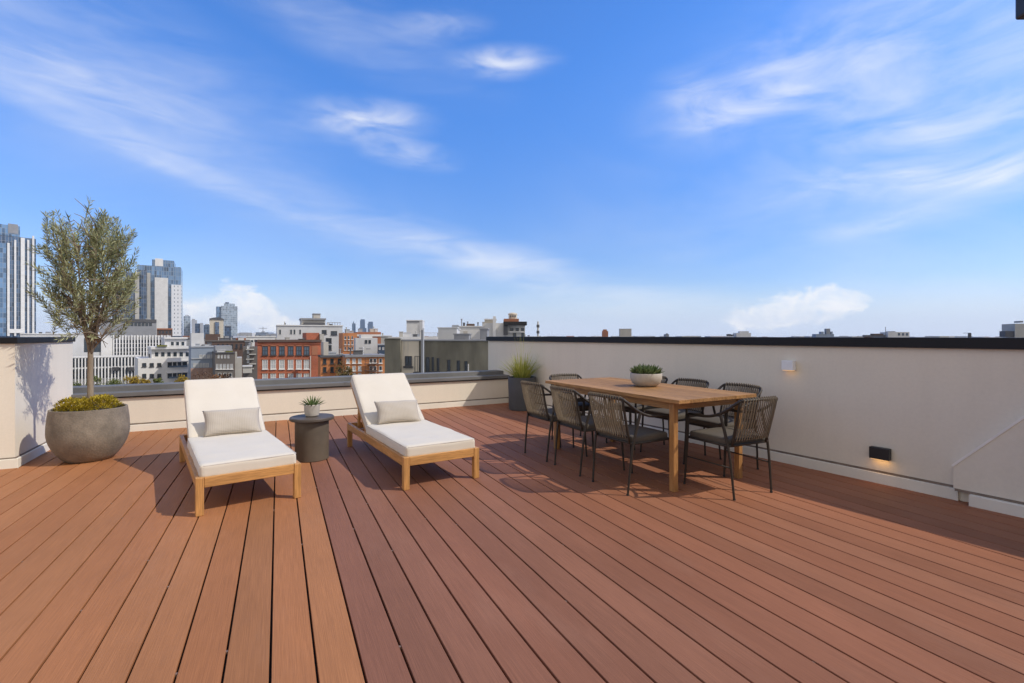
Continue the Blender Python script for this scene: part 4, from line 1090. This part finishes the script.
tower('slim blue tower, leftmost of three on the far horizon', 352, 355.6, 323.4, 2200, CM['bluetower'], [('spire', CM['bluetower'], 353, 354, 321.5, 323.4, 8, 20)], 50)
tower('tallest blue tower, middle of three on the far horizon', 360, 365, 320.5, 2200, CM['bluetower'], [('crown', CM['bluetower'], 360.6, 364.8, 319.2, 320.5, 8, 30), ('low_wing', CM['bluetower'], 359, 366.5, 328, 336, -6, -.1)], 50)
tower('broad blue tower, rightmost of three on the far horizon', 367.6, 373, 323.4, 2200, CM['bluetower'], [('crown', CM['bluetower'], 368.4, 373, 321.6, 323.4, 8, 30)], 50)
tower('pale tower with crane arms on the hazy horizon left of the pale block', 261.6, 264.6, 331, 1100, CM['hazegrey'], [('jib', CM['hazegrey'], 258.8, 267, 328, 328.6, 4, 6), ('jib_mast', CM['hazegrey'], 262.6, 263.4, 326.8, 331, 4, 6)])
# the far roofscape: too many and too far to count
rnd = random.Random(8); mb = MB()
for i in range(900):
    Y = rnd.uniform(500, 2600); px = rnd.uniform(-150, 1180); X = (px - 512)/F*Y
    w, d, h = rnd.uniform(12, 40), rnd.uniform(12, 30), 15.5 + rnd.uniform(-6, 3) + (rnd.random() < .06)*rnd.uniform(0, 9)*(1 if 180 < px < 480 else .25)
    mb.cur = rnd.randrange(5); mb.box(X - w/2, X + w/2, Y, Y + d, GZ, GZ + h)
for i in range(60):
    Y = rnd.uniform(900, 1800); px = rnd.uniform(236, 300); X = (px - 512)/F*Y; h = 17 + rnd.uniform(0, 12)*(1 - abs(px - 244)/60)
    mb.cur = rnd.randrange(3); mb.box(X - 12, X + 12, Y, Y + 20, GZ, GZ + h)
tag(mb.build('distant_roofs', [CM['hazegrey'], CM['pale'], CM['bluegrey'], CM['terracotta'], CM['stone']]), 'far low roofscape fading to the horizon', 'city', kind='stuff')

# nearer filler blocks under the skyline
fill = [('long dark flat roof behind the curved roof tower', 170, 262, 338.5, 260, 'mid'), ('pale flat roof strip left of the red brick warehouse', 246, 282, 336.8, 240, 'white'),
        ('grey flat roof behind the painted house', 335, 392, 336, 200, 'stone'), ('pale low roofs behind the glass tower foot', 20, 120, 334, 260, 'pale'), ('wide grey roof behind the roof villa', 470, 560, 337, 210, 'pale')]
for lab, a, c, y, Y, k in fill:
    b = Bld('flat_roof_building', lab, 'building', a, c, y, Y, 20, CM[k]); b.cornice(CM['frame'] if k != 'mid' else CM['dark'], a - .2, c + .2, y - .5, y + .3, .3, 'parapet', 3)
    clutter(b, int(a) + 40, 12)
    n = int((c - a)/9); b.row(a + 2, c - 2, n, .4, y + 3, y + 6, CM['win'], CM['frame'], sill=False)

# street level
b = MB(); b.box(-3600, 3600, -300, 3600, GZ - 1, GZ); tag(b.build('city_ground', mat('street_ground', (.10, .10, .10), .9, .2, .05)), kind='structure')

# trees between the houses
def city_tree(label, px, ytop, Y, wpx, hpx, c1, c2, seed, bare=False):
    rn = random.Random(seed); X = (px - 512)/F*Y; t = thing('street_tree', label, 'tree', (X, Y, GZ), 0, 'autumn trees between the houses')
    zt = EYE + (HZ - ytop)*Y/F - GZ; rx = wpx*.58*Y/F; rz = hpx*.55*Y/F; zc = zt - rz
    b = MB(); b.tube([(0, 0, 0), (.1, 0, zc*.5), (0, .1, zc)], [.22, .17, .10], 7)
    for i in range(16 if bare else 9):
        a = i*2.4; e = Vector((rx*.8*math.cos(a)*rn.uniform(.5, 1), rx*.6*math.sin(a), zc + rz*rn.uniform(-.1, .9)))
        P = spline([(0, 0, zc*.75), (e.x*.4, e.y*.4, zc*.8 + e.z*.1), e], 3); b.tube(P, [.08 - .065*k/(len(P)-1) for k in range(len(P))], 5)
    b.build('trunk', M['bark'], t, smooth=True)
    b = MB(); cl = [(rn.uniform(-.65, .65)*rx, rn.uniform(-.5, .5)*rx, zc + rn.uniform(-.6, .65)*rz, rn.uniform(.25, .5)*rx) for _ in range(11)]
    for i in range(260 if bare else 1300):
        cx, cy, cz, cr_ = rn.choice(cl); d = Vector((rn.gauss(0, 1), rn.gauss(0, 1), rn.gauss(0, 1))).normalized()*cr_*rn.random()**.4
        p = Vector((cx, cy, cz)) + d; s = rn.uniform(.10, .22); q = Vector((rn.gauss(0, 1), rn.gauss(0, 1), rn.gauss(0, 1))).normalized(); r2 = q.cross(Vector((rn.gauss(0, 1), rn.gauss(0, 1), 1))).normalized()
        b.t = rn.random(); b.add([p - q*s, p + r2*s*.7, p + q*s, p - r2*s*.7], [(0, 1, 2, 3)])
    b.build('crown', leaf_mat('tree_leaf', c1, c2), t)
gr = ((.08, .11, .02), (.24, .26, .06)); ye = ((.30, .20, .02), (.50, .36, .05)); ru = ((.20, .075, .02), (.30, .14, .04)); br = ((.11, .06, .035), (.20, .11, .06))
for i, (lab, px, y, Y, w, h, c) in enumerate([
    ('green bush-headed street tree just left of the olive trunk', 76, 381, 118, 13, 16, gr), ('olive green street tree just right of the olive trunk', 95, 375, 120, 13, 16, gr),
    ('mixed green street tree in front of the finned office', 112, 379, 122, 20, 14, gr), ('yellow orange street tree left of the white flats', 132, 375, 122, 14, 15, ye),
    ('small yellow tree under the square windows of the white flats', 144, 379, 112, 11, 9, ye), ('small green tree under the white flats, right of the yellow one', 157, 377, 112, 9, 10, gr),
    ('golden yellow tree under the loggias of the white flats', 181, 374.5, 110, 17, 15, ye), ('bare reddish tree in front of the brick ground floor of the grey house', 203, 369, 108, 22, 18, br),
    ('rusty autumn tree in front of the taupe house', 222, 374, 105, 18, 14, ru), ('dark green tree in the yard left of the brick warehouse', 247, 369, 98, 13, 16, gr),
    ('brown green autumn tree in front of the orange terrace', 345, 362.5, 86, 24, 26, ((.10, .075, .02), (.24, .17, .04)))]):
    city_tree(lab, px, y, Y, w, h, c[0], c[1], i, bare=(c is br))

# ------------------------------------------------------------------ air
hm = bpy.data.materials.new('haze_air'); hm.use_nodes = True; hn = hm.node_tree; hn.nodes.remove(hn.nodes['Principled BSDF'])
pv = N(hn, 'ShaderNodeVolumePrincipled'); pv.inputs['Color'].default_value = (.80, .88, 1, 1); pv.inputs['Density'].default_value = HAZE; pv.inputs['Anisotropy'].default_value = .2
L(hn, pv.outputs[0], hn.nodes['Material Output'].inputs['Volume'])
b = MB(); b.box(-3700, 3700, -400, 3700, GZ - 2, 135); tag(b.build('haze', hm), kind='stuff')
# ------------------------------------------------------------------ sun, sky, camera
SUN_EL, SUN_AZ = R(45), R(98)             # azimuth clockwise from +Y (the view direction): from the right, slightly behind
sd = bpy.data.lights.new('sun', 'SUN'); sd.energy = SUN_E; sd.angle = R(.53); sd.color = (1, .93, .82)
so = bpy.data.objects.new('sun', sd); C.objects.link(so)
to = Vector((math.sin(SUN_AZ)*math.cos(SUN_EL), math.cos(SUN_AZ)*math.cos(SUN_EL), math.sin(SUN_EL)))
so.rotation_euler = to.to_track_quat('Z', 'Y').to_euler(); so.location = to*40

w = bpy.data.worlds.new('World'); SC.world = w; w.use_nodes = True; nt = w.node_tree
bg = nt.nodes['Background']; bg.inputs[1].default_value = SKY_S
sky = N(nt, 'ShaderNodeTexSky', sky_type='NISHITA'); sky.sun_disc = False; sky.sun_elevation = SUN_EL; sky.sun_rotation = SUN_AZ
sky.air_density = 1.0; sky.dust_density = .1; sky.ozone_density = 3.0; sky.altitude = 50
hs = N(nt, 'ShaderNodeHueSaturation'); hs.inputs['Saturation'].default_value = SKY_SAT; hs.inputs['Hue'].default_value = SKY_HUE; hs.inputs['Value'].default_value = SKY_V
L(nt, sky.outputs[0], hs.inputs['Color'])
tc = N(nt, 'ShaderNodeTexCoord'); sp = N(nt, 'ShaderNodeSeparateXYZ'); L(nt, tc.outputs['Generated'], sp.inputs[0])
def mth(op, a, b=None, c=None):
    n = N(nt, 'ShaderNodeMath', operation=op)
    for i, v in enumerate((a, b, c)):
        if v is None: continue
        if isinstance(v, (int, float)): n.inputs[i].default_value = v
        else: L(nt, v, n.inputs[i])
    return n.outputs[0]
x, y, z = sp.outputs
az = mth('ARCTAN2', x, y)
hr = mth('SQRT', mth('ADD', mth('MULTIPLY', x, x), mth('MULTIPLY', y, y)))
el = mth('ARCTAN2', z, hr)
cv = N(nt, 'ShaderNodeCombineXYZ'); L(nt, az, cv.inputs[0]); L(nt, el, cv.inputs[1])
def ang(px, py):
    a = math.atan((px - 512)/F); return a, math.atan((HZ - py)/F*math.cos(a))
def fbm(rot, sc, stretch, seed, dist=.6, det=8, rough=.58):
    mp = N(nt, 'ShaderNodeMapping'); mp.inputs['Rotation'].default_value = (0, 0, rot); mp.inputs['Scale'].default_value = (sc, sc*stretch, 1)
    mp.inputs['Location'].default_value = (seed*3.1, seed*1.7, seed)
    L(nt, cv.outputs[0], mp.inputs[0])
    n = N(nt, 'ShaderNodeTexNoise'); n.inputs['Scale'].default_value = 1; n.inputs['Detail'].default_value = det; n.inputs['Roughness'].default_value = rough; n.inputs['Distortion'].default_value = dist
    L(nt, mp.outputs[0], n.inputs['Vector']); return n.outputs[0]
def ss(v, a, b):
    r = N(nt, 'ShaderNodeMapRange', interpolation_type='SMOOTHSTEP'); r.inputs[1].default_value = a; r.inputs[2].default_value = b; L(nt, v, r.inputs[0]); return r.outputs[0]
def ell(px, py, rx, ry, rot, amp, soft=0.0):
    """a soft oval patch of cloud centred on a sky direction; radii in pixels-worth of angle, rot up to the right"""
    a0, e0 = ang(px, py)
    mp = N(nt, 'ShaderNodeMapping', vector_type='TEXTURE'); mp.inputs['Location'].default_value = (a0, e0, 0); mp.inputs['Rotation'].default_value = (0, 0, R(rot))
    mp.inputs['Scale'].default_value = (rx/F, ry/F, 1); L(nt, cv.outputs[0], mp.inputs[0])
    ln = N(nt, 'ShaderNodeVectorMath', operation='LENGTH'); L(nt, mp.outputs[0], ln.inputs[0])
    return mth('MULTIPLY', ss(ln.outputs['Value'], 1.0, soft), amp)
def total(lst):
    o = lst[0]
    for q in lst[1:]: o = mth('ADD', o, q)
    return o
down = fbm(R(19), 5.5, 5.0, 1.3, .5, 8, .56); up = fbm(R(-12), 5.0, 3.4, 2.0, .7, 9, .56); bil = fbm(0, 24, 1.3, 4.0, .4, 9, .6); bil2 = fbm(0, 22, 1.4, 12.0, .4, 7, .55); veil = fbm(R(10), 2.2, 2.0, 7.0, 1.0, 6)
cd = total([ell(60, 120, 190, 9, -17, .34), ell(190, 168, 260, 13, -18, .36), ell(300, 205, 260, 46, -18, .32), ell(90, 92, 110, 20, -6, .3), ell(450, 250, 190, 30, -13, .6), ell(520, 268, 120, 30, -12, .75), ell(120, 50, 230, 60, -12, .35), ell(640, 300, 150, 26, -4, .6), ell(330, 20, 220, 40, -14, .4), ell(40, 70, 160, 50, -10, .3)])
cu_ = total([ell(760, 88, 140, 50, 8, .6), ell(940, 130, 190, 66, 12, .8), ell(985, 174, 120, 26, -8, 1.1), ell(760, 104, 120, 16, 6, .6), ell(700, 100, 60, 30, -20, .5), ell(905, 220, 80, 16, 6, .7), ell(960, 30, 260, 60, 10, .6), ell(850, 20, 150, 50, 0, .3)])
cf_ = total([ell(505, 62, 70, 18, 1, 1.15), ell(366, 120, 84, 26, 4, 1.1), ell(412, 155, 64, 18, -4, .9), ell(432, 26, 74, 17, 4, .6)]); flat = fbm(R(-4), 9, 3.2, 15.0, .4, 9, .53)
cb_ = total([ell(800, 309, 72, 27, 4, 1.0), ell(758, 320, 48, 18, 0, .9), ell(838, 298, 34, 18, 0, .75), ell(243, 304, 36, 28, -25, 1.3), ell(203, 314, 30, 22, 0, 1.0), ell(268, 320, 38, 22, -20, 1.05), ell(330, 326, 60, 14, 0, .4)])
vl = total([ell(512, 345, 1500, 150, 0, .22, .0), ell(940, 120, 420, 190, 10, .34), ell(120, 110, 420, 110, -20, .30)])
cov = total([mth('MULTIPLY', cf_, ss(flat, .24, .80)), mth('MULTIPLY', cd, ss(down, .15, .9)), mth('MULTIPLY', cu_, ss(up, .22, .84)), mth('MULTIPLY', mth('MULTIPLY', ss(mth('MULTIPLY_ADD', bil, 1.1, mth('MULTIPLY', cb_, .5)), .68, .98), ss(cb_, .0, .35)), mth('MULTIPLY_ADD', ss(bil2, .3, .7), .75, .55)), mth('MULTIPLY', vl, ss(veil, .25, .75))])
cov = mth('MINIMUM', mth('MULTIPLY', cov, CLOUD_K), .92)
# clear air: deeper blue overhead, paler towards the horizon
tint = N(nt, 'ShaderNodeMix', data_type='RGBA'); L(nt, ss(el, -.02, .54), tint.inputs[0]); tint.inputs[6].default_value = TINT_H; tint.inputs[7].default_value = TINT_T
tm = N(nt, 'ShaderNodeMix', data_type='RGBA', blend_type='MULTIPLY'); tm.clamp_result = False; tm.inputs[0].default_value = 1; L(nt, hs.outputs[0], tm.inputs[6]); L(nt, tint.outputs[2], tm.inputs[7])
band = N(nt, 'ShaderNodeMix', data_type='RGBA'); L(nt, mth('MULTIPLY', ss(el, .11, .0), .85), band.inputs[0]); L(nt, tm.outputs[2], band.inputs[6]); band.inputs[7].default_value = BAND_C
tm = band
# unseen bright broken cloud added behind the camera as warm fill for the shade
rear = mth('MULTIPLY', mth('MULTIPLY', ss(mth('MULTIPLY', y, -1), .0, .35), ss(z, -.02, .1)), ss(fbm(0, 2.2, 1.6, 9.0, .8, 7), .28, .52))
rm = N(nt, 'ShaderNodeMix', data_type='RGBA'); L(nt, mth('MULTIPLY', rear, .9), rm.inputs[0]); L(nt, tm.outputs[2], rm.inputs[6]); rm.inputs[7].default_value = REAR_FILL
mx = N(nt, 'ShaderNodeMix', data_type='RGBA'); L(nt, cov, mx.inputs[0]); L(nt, rm.outputs[2], mx.inputs[6]); mx.inputs[7].default_value = (CLOUD_C[0], CLOUD_C[1], CLOUD_C[2], 1)
L(nt, mx.outputs[2], bg.inputs[0])

cam = bpy.data.cameras.new('camera'); co = bpy.data.objects.new('camera', cam); C.objects.link(co)
co.location = (0, 0, EYE); co.rotation_euler = (R(90), 0, 0)
cam.sensor_width = 36; cam.lens = F*36/1024; cam.shift_y = -(341.5 - HZ)/1024; cam.clip_start = .05; cam.clip_end = 20000
SC.camera = co
SC.view_settings.view_transform = 'Standard'; SC.view_settings.look = 'None'; SC.view_settings.exposure = EXPO; SC.view_settings.gamma = 1
SC.cycles.max_bounces = 6; SC.cycles.diffuse_bounces = 4
SC.render.resolution_x = 1024; SC.render.resolution_y = 683
